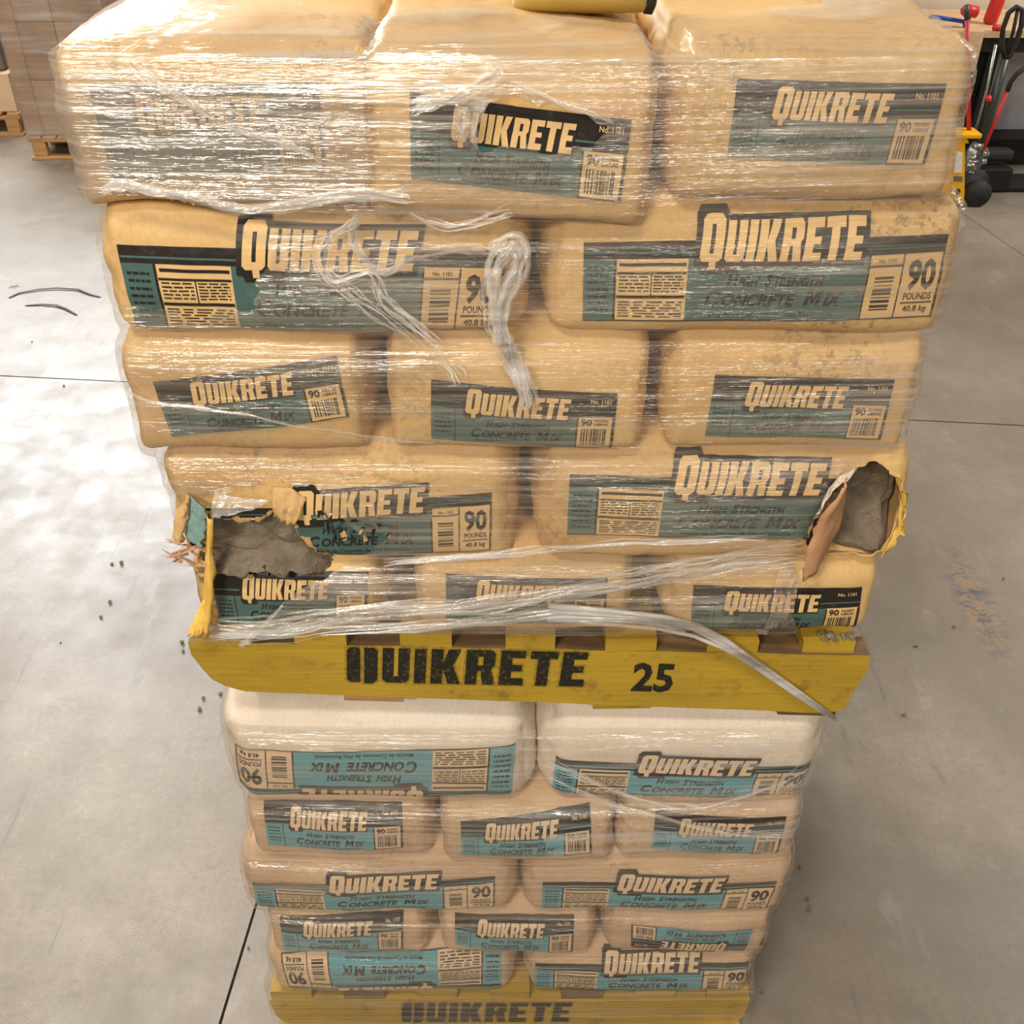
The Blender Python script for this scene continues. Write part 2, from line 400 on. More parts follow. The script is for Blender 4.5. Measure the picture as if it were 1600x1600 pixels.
class Sheet:
    """flat print layout: u to the right, v DOWN, 0..1"""
    def __init__(s): s.V = []; s.Fc = []; s.M = []
    def poly(s, pts, mat, lay):
        k = len(s.V); s.V += [(a, b, lay) for a, b in pts]; s.Fc.append(tuple(range(k, k + len(pts)))); s.M.append(mat)
    def rect(s, u0, v0, u1, v1, mat, lay): s.poly([(u0, v1), (u1, v1), (u1, v0), (u0, v0)], mat, lay)
    def mesh(s, v, f, mat, lay):
        k = len(s.V); s.V += [(a, b, lay) for a, b in v]
        for q in f: s.Fc.append(tuple(i + k for i in q)); s.M.append(mat)
    def word(s, u0, v0, u1, v1, mat, lay, **kw):
        for p in word('QUIKRETE', **kw): s.poly([(u0 + a * (u1 - u0), v1 + b * (v0 - v1)) for a, b in p], mat, lay)
    def text(s, body, u0, v0, u1, v1, mat, lay, bold=.012, shear=0):
        v, f = text_polys(body, bold, shear)[:2]; s.mesh([(u0 + a * (u1 - u0), v1 + b * (v0 - v1)) for a, b in v], f, mat, lay)
    def caps(s, body, u0, v0, u1, v1, mat, lay):
        for v, f in smallcaps(body): s.mesh([(u0 + a * (u1 - u0), v1 + b * (v0 - v1)) for a, b in v], f, mat, lay)
    def bars(s, u0, v0, u1, v1, n, mat, lay, vertical=True, seed=1):
        r = random.Random(seed); t = 0
        ws = [r.uniform(.4, 1.6) for _ in range(2 * n)]; tot = sum(ws)
        for i in range(n):
            a = t / tot; t += ws[2 * i]; b = t / tot; t += ws[2 * i + 1]
            if vertical: s.rect(u0 + a * (u1 - u0), v0, u0 + b * (u1 - u0), v1, mat, lay)
            else: s.rect(u0, v0 + a * (v1 - v0), u1, v0 + b * (v1 - v0), mat, lay)
    def lines(s, u0, v0, u1, v1, n, mat, lay, seed=1, hh=.4):
        r = random.Random(seed); st = (v1 - v0) / n
        for i in range(n):
            u = u0
            while u < u1:
                w = r.uniform(.10, .28) * (u1 - u0) + .004; e = min(u1, u + w)
                s.rect(u, v0 + i * st, e, v0 + (i + hh) * st, mat, lay); u = e + .06 * (u1 - u0)
    def finish(s, nu, nv, vmin=-.4):
        bm = bmesh.new(); vs = [bm.verts.new(v) for v in s.V]
        for f, mi in zip(s.Fc, s.M):
            try: q = bm.faces.new([vs[i] for i in f]); q.material_index = mi
            except ValueError: pass
        bm.normal_update(); bmesh.ops.triangulate(bm, faces=bm.faces[:])
        for i in range(1, nu): bmesh.ops.bisect_plane(bm, geom=bm.verts[:] + bm.edges[:] + bm.faces[:], plane_co=(i / nu, 0, 0), plane_no=(1, 0, 0))
        for i in range(int(vmin * nv), nv): bmesh.ops.bisect_plane(bm, geom=bm.verts[:] + bm.edges[:] + bm.faces[:], plane_co=(0, i / nv, 0), plane_no=(0, 1, 0))
        bm.verts.index_update()
        r = ([tuple(v.co) for v in bm.verts], [tuple(v.index for v in f.verts) for f in bm.faces], [f.material_index for f in bm.faces]); bm.free(); return r
BLK, TEAL, TAN = 0, 1, 2
def long_sheet():
    s = Sheet()
    s.rect(0, 0, 1, 1, TAN, 0)
    s.rect(0, 0, 1, .20, BLK, 1); s.rect(.0, .115, 1, .14, TEAL, 2)
    s.rect(0, .20, .085, 1, TEAL, 1); s.lines(.012, .30, .072, .93, 7, BLK, 2, 3, .35)
    s.rect(.085, .2, .092, 1, BLK, 1);
    s.rect(.10, .25, .285, .29, BLK, 1); s.rect(.094, .36, .287, .39, BLK, 1); s.rect(.094, .66, .287, .70, BLK, 1); s.rect(.189, .39, .192, .66, BLK, 1)
    s.lines(.10, .41, .184, .64, 5, BLK, 1, 5, .4); s.lines(.197, .41, .28, .64, 6, BLK, 1, 6, .45); s.lines(.10, .74, .28, .97, 6, BLK, 1, 7, .45)
    s.rect(.29, .20, .785, 1, TEAL, 1)
    # the word mark on its black backing, rising over the band
    s.poly([(.303, .30), (.312, -.27), (.322, -.34), (.392, -.34), (.402, -.25), (.785, -.25), (.772, .30), (.43, .31), (.425, .38), (.325, .38), (.32, .31)], BLK, 3)
    s.word(.318, -.19, .772, .235, TAN, 4, bigfirst=True, shear=.15)
    s.caps('HIGH STRENGTH', .40, .40, .67, .54, BLK, 2)
    s.caps('CONCRETE MIX', .345, .60, .73, .80, BLK, 2)
    s.text('Mezcla de Concreto de Alta Resistencia', .36, .88, .71, .94, BLK, 2, .01)
    s.poly([(.795, .23), (.882, .23), (.882, .30), (.793, .30)], TAN, 2); s.text('No. 1101', .815, .245, .865, .29, BLK, 3)
    s.rect(.786, .20, .792, 1, BLK, 1); s.rect(.786, .32, .885, .345, BLK, 1); s.rect(.885, .20, .889, 1, BLK, 1)
    s.bars(.812, .46, .866, .90, 9, BLK, 1, False, 9)
    s.text('90', .905, .29, .985, .62, BLK, 1, .035); s.text('POUNDS', .905, .68, .985, .765, BLK, 1, .02); s.rect(.9, .795, .99, .815, BLK, 1)
    s.text('40.8 kg', .91, .845, .98, .92, BLK, 1, .02)
    for a, b, c, d in ((0, .985, 1, 1), (.995, .2, 1, 1)): s.rect(a, b, c, d, BLK, 2)
    return s.finish(60, 14)
def end_sheet():
    s = Sheet()
    s.rect(0, 0, 1, .42, BLK, 1); s.rect(0, .42, .79, 1, TEAL, 1)
    s.rect(.60, .30, 1, .325, TEAL, 2); s.rect(0, .30, .17, .325, TEAL, 2)
    s.text('No. 1101', .86, .11, .97, .18, TAN, 2, .02)
    s.rect(.128, .42, .133, 1, BLK, 2); s.lines(.02, .5, .11, .9, 5, BLK, 2, 4, .35)
    s.poly([(.172, .50), (.20, .06), (.765, .10), (.745, .50), (.28, .50), (.275, .57), (.19, .57)], BLK, 3)
    s.word(.185, .12, .755, .47, TAN, 4, shear=.16)
    s.caps('HIGH STRENGTH', .30, .57, .65, .69, BLK, 2); s.caps('CONCRETE MIX', .22, .73, .72, .89, BLK, 2)
    s.text('Mezcla de Concreto de Alta Resistencia', .24, .92, .70, .96, BLK, 2, .01)
    s.rect(.79, .42, 1, 1, TAN, 1); s.rect(.79, .42, .80, 1, BLK, 2); s.rect(.985, .42, 1, 1, BLK, 2); s.rect(.79, .98, 1, 1, BLK, 2)
    s.text('90', .815, .455, .875, .575, BLK, 2, .03); s.text('POUNDS', .89, .46, .965, .505, BLK, 2, .02); s.text('LIBRAS', .89, .53, .965, .575, BLK, 2, .02)
    s.bars(.82, .63, .96, .93, 12, BLK, 2, True, 5)
    return s.finish(44, 14)
SHEETS = {'long': long_sheet(), 'end': end_sheet()}

# ---------------------------------------------------------------- concrete bags
def spaced(n, k=.62):
    """n+1 values -1..1, closer together towards the ends"""
    return [(1 - k) * t + k * math.sin(t * math.pi / 2) for t in (-1 + 2 * i / n for i in range(n + 1))]
def bag_shape(size, rad, seed, div, bulge=(.010, .010, .012), tilt=0.0, yaw=0.0, wr=1.0):
    hx, hy, hz = (s / 2 for s in size); rx, ry, rzt, rzb = rad
    bm = bmesh.new(); idx = {}
    A, B, C = spaced(div[0]), spaced(div[1]), spaced(div[2])
    rnd = Vector((seed * 3.17, seed * 1.31, seed * 7.7))
    M = Matrix.Rotation(yaw, 4, 'Z') @ Matrix.Rotation(tilt, 4, 'Y')
    def vert(i, j, k):
        key = (i, j, k)
        if key in idx: return idx[key]
        a, b, c = A[i], B[j], C[k]; rz = rzt if c > 0 else rzb
        p = Vector((a * hx, b * hy, c * hz)); q = Vector((max(-hx + rx, min(hx - rx, p.x)), max(-hy + ry, min(hy - ry, p.y)), max(-hz + rz, min(hz - rz, p.z))))
        d = p - q; e = Vector((d.x / rx, d.y / ry, d.z / rz)); L = e.length
        if L > 1e-6:
            m_ = max(abs(e.x), abs(e.y), abs(e.z)); e = e / L * m_
            p = q + Vector((e.x * rx, e.y * ry, e.z * rz))
        ca, cb, cc = 1 - a * a, 1 - b * b, 1 - c * c
        if abs(a) > .999: p.x += math.copysign(bulge[0] * cb * cc, a)
        p.y += b * bulge[1] * ca * cc; p.z += c * bulge[2] * ca * cb; p.x += .6 * a * bulge[0] * cb * cc
        n1 = noise.noise_vector(p * 5 + rnd); n2 = noise.noise_vector(Vector((p.x * 9, p.y * 9, p.z * 26)) + rnd); n3 = noise.noise_vector(p * 38 + rnd)
        edge = 1 + 1.2 * (abs(a) ** 6) + .8 * abs(c) ** 6
        p += Vector((n1.x * .5, n1.y, n1.z * .45)) * .0065 * wr + n2 * .0024 * wr * edge + n3 * .0011 * wr * edge
        v = bm.verts.new(M @ p); idx[key] = v; return v
    na, nb, nc = div
    for i in range(na):
        for j in range(nb):
            bm.faces.new((vert(i, j, 0), vert(i, j + 1, 0), vert(i + 1, j + 1, 0), vert(i + 1, j, 0)))
            bm.faces.new((vert(i, j, nc), vert(i + 1, j, nc), vert(i + 1, j + 1, nc), vert(i, j + 1, nc)))
        for k in range(nc):
            bm.faces.new((vert(i, 0, k), vert(i + 1, 0, k), vert(i + 1, 0, k + 1), vert(i, 0, k + 1)))
            bm.faces.new((vert(i, nb, k), vert(i, nb, k + 1), vert(i + 1, nb, k + 1), vert(i + 1, nb, k)))
    for j in range(nb):
        for k in range(nc):
            bm.faces.new((vert(0, j, k), vert(0, j, k + 1), vert(0, j + 1, k + 1), vert(0, j + 1, k)))
            bm.faces.new((vert(na, j, k), vert(na, j + 1, k), vert(na, j + 1, k + 1), vert(na, j, k + 1)))
    bm.normal_update(); return bm

BAGV = {'upper': [], 'lower': []}
seedc = [0]
def bag(load, kind, xl, xr, z0, z1, yf, label, quad=None, flip=False, paper='kraft_yellow', inks=('ink_black', 'ink_teal', 'ink_tan'),
        depth=None, tilt=0.0, yaw=0.0, hole=None, dent=.045, wr=1.0, group=None, rad=None, Yq=None):
    seedc[0] += 1; sd = seedc[0]
    depth = depth or (.365 if kind == 'long' else .545)
    size = (xr - xl, depth, z1 - z0 + .006)
    div = (44, 18, 18) if kind == 'long' else (34, 22, 18)
    if hole: div = (80, 24, 40)
    rad = rad or ((.026, .044, .066, .024) if kind == 'long' else (.018, .038, .054, .020))
    rad = (rad[0], rad[1], min(rad[2], size[2] * .46), rad[3])
    bm = bag_shape(size, rad, sd, div, tilt=tilt, yaw=yaw, wr=wr)
    c = Vector(((xl + xr) / 2, yf + depth / 2, (z0 + z1) / 2))
    at = Vector((c.x, c.y, z0))
    root = thing('concrete_bag', label, 'bag', at, group)
    bmesh.ops.translate(bm, vec=c, verts=bm.verts)
    BAGV[load] += [tuple(v.co) for v in bm.verts]
    tree = BVHTree.FromBMesh(bm)
    core = None
    if hole:
        core = bm.copy()
        def ragged(x, z): 
            nx = noise.noise(Vector((x * 60, z * 60, sd))) * .007 + noise.noise(Vector((x * 160, z * 160, sd))) * .003
            return inside(x + nx, z + nx * .8, hole)
        dead = [f for f in bm.faces if (lambda q: q.y < yf + depth * .30 and ragged(q.x, q.z))(f.calc_center_median())]
        bmesh.ops.delete(bm, geom=dead, context='FACES')
        for _ in range(2):
            new = {}
            for v in bm.verts:
                nb = [e.other_vert(v).co for e in v.link_edges if e.is_boundary]
                if len(nb) == 2: new[v] = v.co * .4 + (nb[0] + nb[1]) * .3
            for v, co in new.items(): v.co = co
        for v in bm.verts:
            if v.is_boundary: v.co += noise.noise_vector(v.co * 90) * .005 + Vector((0, -.004, 0))
    bm.verts.index_update()
    sk = mesh_obj('sack', [v.co for v in bm.verts], [[v.index for v in f.verts] for f in bm.faces], [paper] + (['paper_inner'] if hole else []), root, smooth=True)
    if hole:
        sm = sk.modifiers.new('paper', 'SOLIDIFY'); sm.thickness = .0016; sm.offset = -1
        hc = Vector((sum(p[0] for p in hole) / len(hole), 0, sum(p[1] for p in hole) / len(hole)))
        hr = max(math.hypot(p[0] - hc.x, p[1] - hc.z) for p in hole)
        for v in core.verts:
            d = math.hypot(v.co.x - hc.x, v.co.z - hc.z) / hr; w = max(0, 1 - d * d)
            inn = (c - v.co); inn = Vector((inn.x / size[0], inn.y / size[1], inn.z / size[2])).normalized()
            nn = noise.noise(v.co * 24 + Vector((sd, 0, 0))) * .014 + noise.noise(v.co * 70) * .006
            v.co += inn * (.003 + .3 * abs(nn))
            if v.co.y < c.y: v.co.y += w * dent + nn * (.4 + w)
        core.verts.index_update()
        mesh_obj('concrete_mix', [v.co for v in core.verts], [[v.index for v in f.verts] for f in core.faces], 'concrete_mix', root, smooth=True)
        core.free()
    if quad:
        q = [P(a, b, yf if Yq is None else Yq) for a, b in quad]             # TL TR BR BL as seen
        if flip: q = [q[2], q[3], q[0], q[1]]
        V, Fc, Mi = SHEETS[kind]; out = []
        for u, v, lay in V:
            p = q[0].lerp(q[1], u).lerp(q[3].lerp(q[2], u), v)
            h, nr, _, _ = tree.ray_cast(Vector((p.x, yf - .4, p.z)), Vector((0, 1, 0)))
            if h is None: h, nr, _, _ = tree.find_nearest(Vector((p.x, yf, p.z)))
            if nr.y > 0: nr = -nr
            out.append(h + nr * (.0016 + .0006 * lay))
        keep = range(len(Fc))
        if hole: keep = [i for i in keep if not ragged(sum(out[k].x for k in Fc[i]) / len(Fc[i]), sum(out[k].z for k in Fc[i]) / len(Fc[i]))]
        fs = [Fc[i] for i in keep]
        # print faces outwards
        res = []
        for f in fs:
            a, b, d = (out[k] for k in f[:3]); res.append(f if (b - a).cross(d - a).y < 0 else f[::-1])
        mesh_obj('printed_label', out, res, list(inks), sk, [Mi[i] for i in keep])
    bm.free()
    return root

def X(px, py, Y=0): return P(px, py, Y).x
# layer heights of the two loads (measured on the front plane)
ZU = [1.208, 1.352, 1.548, 1.727, 1.901, 2.082]
ZL = [0.150, 0.298, 0.446, 0.626, 0.790, 1.016]
HI = P(1, 1)
hole_I = poly_px([(318, 792), (345, 808), (400, 812), (432, 790), (455, 812), (478, 842), (505, 868), (528, 884), (470, 892), (420, 893), (360, 902), (322, 905), (300, 880), (292, 840)])
hole_J = poly_px([(1318, 742), (1345, 727), (1380, 726), (1402, 745), (1412, 780), (1408, 820), (1388, 852), (1355, 868), (1310, 868), (1262, 868), (1262, 820), (1288, 780)])

# --- upper load
bag('upper', 'end', X(100, 200), X(588, 200), ZU[4], ZU[5], .0, 'top-layer kraft concrete bag with its label greyed over by cloudy film', [(140, 133), (498, 128), (510, 258), (178, 282)], wr=1.3)
bag('upper', 'end', X(574, 200), X(1022, 200), ZU[4] - .012, ZU[5] - .004, -.02, 'top-layer kraft concrete bag tipped down at one end under a torn film flap', [(641, 142), (986, 184), (968, 313), (643, 276)], tilt=math.radians(3.2), wr=1.1, Yq=-.02)
bag('upper', 'end', X(1052, 200), X(1508, 200), ZU[4] + .004, ZU[5], .0, 'top-layer kraft concrete bag with a level label on the pallet jack side', [(1150, 122), (1478, 130), (1442, 256), (1135, 242)], wr=1.0)
bag('upper', 'long', X(155, 420), X(818, 420), ZU[3], ZU[4] - .004, .0, 'second-layer kraft concrete bag with twisted film strands lying across its label', [(183, 381), (792, 392), (772, 518), (214, 510)], wr=1.2)
bag('upper', 'long', X(858, 420), X(1500, 420), ZU[3], ZU[4], .0, 'second-layer kraft concrete bag with a full readable label and film scrap at one end', [(912, 378), (1482, 366), (1452, 492), (910, 500)])
bag('upper', 'end', X(195, 610), X(566, 610), ZU[2], ZU[3], .0, 'kraft concrete bag in the middle upper layer with its label sloping upward', [(241, 592), (526, 555), (546, 648), (270, 680)], wr=1.1)
bag('upper', 'end', X(606, 610), X(1010, 610), ZU[2], ZU[3], .0, 'kraft concrete bag between two others, a knot of film fibres hanging over its label', [(674, 590), (964, 611), (955, 698), (674, 684)])
bag('upper', 'end', X(1048, 610), X(1436, 610), ZU[2], ZU[3], .0, 'kraft concrete bag with readable level label, resting on the bag with the round hole', [(1117, 583), (1396, 590), (1374, 684), (1101, 679)])
tornI = bag('upper', 'long', X(262, 790), X(800, 790), ZU[1], ZU[2], .0, 'torn kraft concrete bag with a ragged gash spilling grey mix and teal shreds', [(322, 792), (768, 768), (766, 858), (340, 872)], hole=hole_I, dent=.012, wr=1.2)
tornJ = bag('upper', 'long', X(846, 790), X(1418, 790), ZU[1], ZU[2], .0, 'kraft concrete bag with a round hole burst through its end and a peeled brown flap', [(890, 742), (1405, 746), (1372, 838), (886, 832)], hole=hole_J, dent=.065)
bag('upper', 'end', X(300, 920), X(590, 920), ZU[0], ZU[1], .0, 'kraft concrete bag on the yellow pallet deck under the gashed bag', [(330, 893), (575, 896), (572, 968), (345, 972)], wr=1.1)
bag('upper', 'end', X(650, 920), X(985, 920), ZU[0], ZU[1], .0, 'kraft concrete bag on the yellow pallet deck crossed by a diagonal film band', [(697, 898), (949, 902), (944, 968), (697, 966)])
bag('upper', 'end', X(1045, 920), X(1372, 920), ZU[0], ZU[1], .0, 'dirty kraft concrete bag on the pallet deck with half its label uncovered by film', [(1083, 912), (1346, 914), (1336, 985), (1078, 985)], wr=1.2)
gB = 'bags at the back of the upper load'
def back_row(load, zs, x0, x1, front_first, paper, lab, grp, top):
    for i in range(5):
        z0, z1 = zs[i], zs[i + 1]; ends_front = (i % 2 == 0) == front_first
        if ends_front:
            w = (x1 - x0) / 2
            for k in range(2): bag(load, 'long', x0 + w * k + .008, x0 + w * (k + 1) - .008, z0, z1, .548, lab, paper=paper, group=grp)
        else:
            w = (x1 - x0) / 3
            for k in range(3):
                if k == 1 and i != top: continue
                bag(load, 'end', x0 + w * k + .008, x0 + w * (k + 1) - .008, z0, z1, .370, lab, paper=paper, group=grp)
back_row('upper', ZU, X(190, 610), X(1440, 610), True, 'kraft_yellow', 'kraft concrete bag in the back row of the upper load', gB, 4)

# --- lower load (paler sacks)
PL = dict(paper='kraft_pale', inks=('ink_black', 'ink_teal_bright', 'ink_tan_pale'))
PW = dict(paper='kraft_white_and_lit', inks=('ink_black', 'ink_teal_bright', 'ink_tan_pale'))  # top layer of lower load: brightness of the light put into the paper
RT = (.05, .085, .095, .028)
bag('lower', 'long', X(352, 1200), X(833, 1200), ZL[4], ZL[5], .0, 'pale concrete bag lit whitish under the upper pallet with its bright teal label upside down', [(366, 1168), (804, 1164), (797, 1249), (372, 1243)], flip=True, rad=RT, **PW)
bag('lower', 'long', X(845, 1200), X(1286, 1200), ZL[4], ZL[5], .0, 'pale concrete bag lit whitish under the upper pallet with its label upright behind slanting film', [(870, 1186), (1270, 1192), (1250, 1246), (864, 1244)], rad=RT, **PW)
bag('lower', 'end', X(388, 1295), X(672, 1295), ZL[3], ZL[4], .0, 'pale concrete bag directly beneath the lit bag with the upside-down label', [(411, 1258), (628, 1258), (630, 1320), (420, 1318)], **PL)
bag('lower', 'end', X(690, 1295), X(958, 1295), ZL[3] - .004, ZL[4] - .006, -.012, 'pale concrete bag in the second lower layer with its label tilted up at one end', [(720, 1282), (922, 1267), (924, 1330), (722, 1334)], Yq=-.012, **PL)
bag('lower', 'end', X(966, 1295), X(1246, 1295), ZL[3], ZL[4], .0, 'pale concrete bag in the second lower layer crossed by a slack film edge', [(1024, 1265), (1228, 1274), (1214, 1332), (1017, 1322)], **PL)
bag('lower', 'long', X(382, 1385), X(802, 1385), ZL[2], ZL[3], .0, 'pale concrete bag in the middle lower layer with a glossy film corner', [(395, 1376), (773, 1366), (772, 1415), (404, 1421)], **PL)
bag('lower', 'long', X(820, 1385), X(1232, 1385), ZL[2], ZL[3], .0, 'pale concrete bag in the middle lower layer whose label bends around its end', [(848, 1373), (1214, 1376), (1196, 1420), (846, 1422)], **PL)
bag('lower', 'end', X(420, 1455), X(664, 1455), ZL[1], ZL[2], .0, 'pale concrete bag resting on the bottom bag with the upside-down label', [(437, 1433), (630, 1429), (630, 1478), (445, 1480)], **PL)
bag('lower', 'end', X(688, 1455), X(928, 1455), ZL[1], ZL[2], .0, 'pale concrete bag between two others in the fourth lower layer', [(711, 1430), (897, 1433), (894, 1484), (712, 1472)], **PL)
bag('lower', 'end', X(948, 1455), X(1200, 1455), ZL[1], ZL[2], .0, 'pale concrete bag in the fourth lower layer with a small upside-down label', [(986, 1441), (1176, 1448), (1162, 1486), (986, 1476)], flip=True, **PL)
bag('lower', 'long', X(425, 1520), X(802, 1520), ZL[0], ZL[1], .0, 'pale bottom-layer concrete bag on the floor pallet, label upside down', [(438, 1496), (784, 1490), (782, 1546), (455, 1548)], flip=True, **PL)
bag('lower', 'long', X(824, 1520), X(1176, 1520), ZL[0], ZL[1], .0, 'pale bottom-layer concrete bag on the floor pallet, label upright', [(837, 1504), (1170, 1503), (1164, 1545), (836, 1545)], **PL)
back_row('lower', ZL, X(400, 1385), X(1220, 1385), False, 'kraft_pale', 'pale concrete bag in the back row of the lower load', 'bags at the back of the lower load', 4)

# ---------------------------------------------------------------- pallets
def stencil(parent, x0, x1, z0, z1, y, slope):
    zz = lambda x: slope * (x - x0)
    for nm, mat, grow, dy in (('overspray', 'overspray', .004, .0008), ('stencil_lettering', 'stencil_paint', 0, .0016)):
        bm = bmesh.new()
        for p in word('QUIKRETE', bigfirst=False, gap=1.25, shear=.10, stencil=True):
            c0 = Vector((sum(a for a, b in p) / len(p), sum(b for a, b in p) / len(p)))
            pts = []
            for a, b in p:
                x = x0 + a * (x1 - x0); z = z0 + b * (z1 - z0)
                if grow:
                    x += math.copysign(grow, a - c0.x); z += math.copysign(grow, b - c0.y)
                pts.append(bm.verts.new((x, y - dy, z + zz(x))))
            try: bm.faces.new(pts)
            except ValueError: pass
        bm.normal_update(); bmesh.ops.triangulate(bm, faces=bm.faces[:]); bm.normal_update()
        for f in bm.faces:
            if f.normal.y > 0: f.normal_flip()
        bm.verts.index_update()
        mesh_obj(nm, [v.co for v in bm.verts], [[v.index for v in f.verts] for f in bm.faces], mat, parent); bm.free()
def plank(c, size, M=None, seed=0):
    """a rough-edged board"""
    bm = bmesh.new(); bmesh.ops.create_cube(bm, size=1); bmesh.ops.scale(bm, vec=size, verts=bm.verts)
    ax = max(range(3), key=lambda i: size[i]); n = 10; no = [0, 0, 0]; no[ax] = 1
    for i in range(1, n):
        co = [0, 0, 0]; co[ax] = -size[ax] / 2 + size[ax] * i / n
        bmesh.ops.bisect_plane(bm, geom=bm.verts[:] + bm.edges[:] + bm.faces[:], plane_co=co, plane_no=no)
    for v in bm.verts: v.co += noise.noise_vector(v.co * 7 + Vector((seed, 0, 0))) * .003
    if M is not None: bmesh.ops.transform(bm, matrix=M, verts=bm.verts)
    bm.verts.index_update(); m_ = MB(); m_.add([v.co + Vector(c) for v in bm.verts], [[v.index for v in f.verts] for f in bm.faces]); bm.free(); return m_
# upper pallet: its front stringer slopes down a little to one side
up = thing('pallet', 'yellow painted pallet stencilled in black, wedged between the two bag loads', 'pallet', (0.02, .45, 1.02))
xa, xb = X(302, 1030), X(1345, 1070)
zt = lambda x: 1.188 + (x - xa) / (xb - xa) * (-.030)
zb = lambda x: 1.080 + (x - xa) / (xb - xa) * (-.058)
def stringer(yf, thick, mat):
    pts = []
    N = 24
    for i in range(N + 1):
        x = xa + (xb - xa) * i / N; pts.append((x, zt(x) + noise.noise(Vector((x * 9, yf, 0))) * .0025))
    pts += [(xb + .004, zt(xb) - .03), (xb - .012, zb(xb) + .05), (xb - .018, zb(xb) + .012)]
    for i in range(N, 1, -1):
        x = xa + (xb - xa) * i / N
        if x < xb - .02: pts.append((x, zb(x) + noise.noise(Vector((x * 9, yf, 3))) * .0025))
    pts += [(xa + .070, zb(xa) - .002), (xa + .045, zb(xa) + .008), (xa + .025, zb(xa) + .024), (xa + .014, zb(xa) + .045), (xa, zb(xa) + .08)]
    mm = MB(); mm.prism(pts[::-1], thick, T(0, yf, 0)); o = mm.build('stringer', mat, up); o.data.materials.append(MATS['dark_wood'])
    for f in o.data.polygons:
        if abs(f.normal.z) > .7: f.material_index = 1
    return o
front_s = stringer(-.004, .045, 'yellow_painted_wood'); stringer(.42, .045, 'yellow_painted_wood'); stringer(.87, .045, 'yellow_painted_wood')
stx0, stx1 = X(540, 1040), X(918, 1040)
stencil(front_s, stx0, stx1, P(540, 1064, -.004).z, P(540, 1010, -.004).z, -.004, -.030)
q = P(985, 1077, -.004); r = P(1055, 1036, -.004)
s25 = text_polys('25', .03, .05)
mesh_obj('stencil_number', [(q.x + a * (r.x - q.x), -.0056, q.z + b * (r.z - q.z) - a * .003) for a, b in s25[0]], s25[1], 'stencil_paint', front_s)
rr = random.Random(4)
for px in (345, 425, 500, 585, 665, 829, 987, 1148, 1301):
    if px in (425, 585): continue
    w = .082 if px not in (345, 1301) else .085
    x = X(px, 990)
    plank((x, .463 + rr.uniform(-.004, .004), zt(x) + .0125), (w, .93, .027), seed=px).build('deck_board', 'yellow_painted_wood', up)
for px, mt, yy in ((420, 'dark_wood', .50), (582, 'raw_wood', .475), (975, 'yellow_painted_wood', .475), (1270, 'dark_wood', .475)):
    x = X(px, 1090)
    plank((x, yy, min(zb(x), 1.06) - .011), (.10, .93, .022), seed=px).build('bottom_board', mt, up)
# lower pallet on the floor
lp = thing('pallet', 'yellow painted pallet standing on the concrete floor', 'pallet', (0, .45, 0))
la, lb = X(424, 1570), X(1168, 1570)
for yy in (-.006, .42, .87):
    pts = [(la, .122), (lb, .122), (lb - .005, .06), (lb - .02, .020), (la + .05, .020), (la + .02, .035), (la + .006, .06)]
    o = MB().prism(pts, .045, T(0, yy, 0)).build('stringer', 'yellow_painted_wood', lp)
    if yy < 0: front_l = o
stencil(front_l, X(628, 1590), X(892, 1590), .035, P(640, 1566, -.006).z, -.006, .0)
for i in range(7):
    x = la + .05 + (lb - la - .1) * i / 6
    plank((x, .468, .136), (.09, .94, .028), seed=i + 70).build('deck_board', 'yellow_painted_wood' if i not in (1, 4) else 'dark_wood', lp)
for i in range(3):
    plank((la + .06 + (lb - la - .12) * i / 2, .43, .011), (.10, .93, .022), seed=i + 90).build('bottom_board', 'yellow_painted_wood', lp)

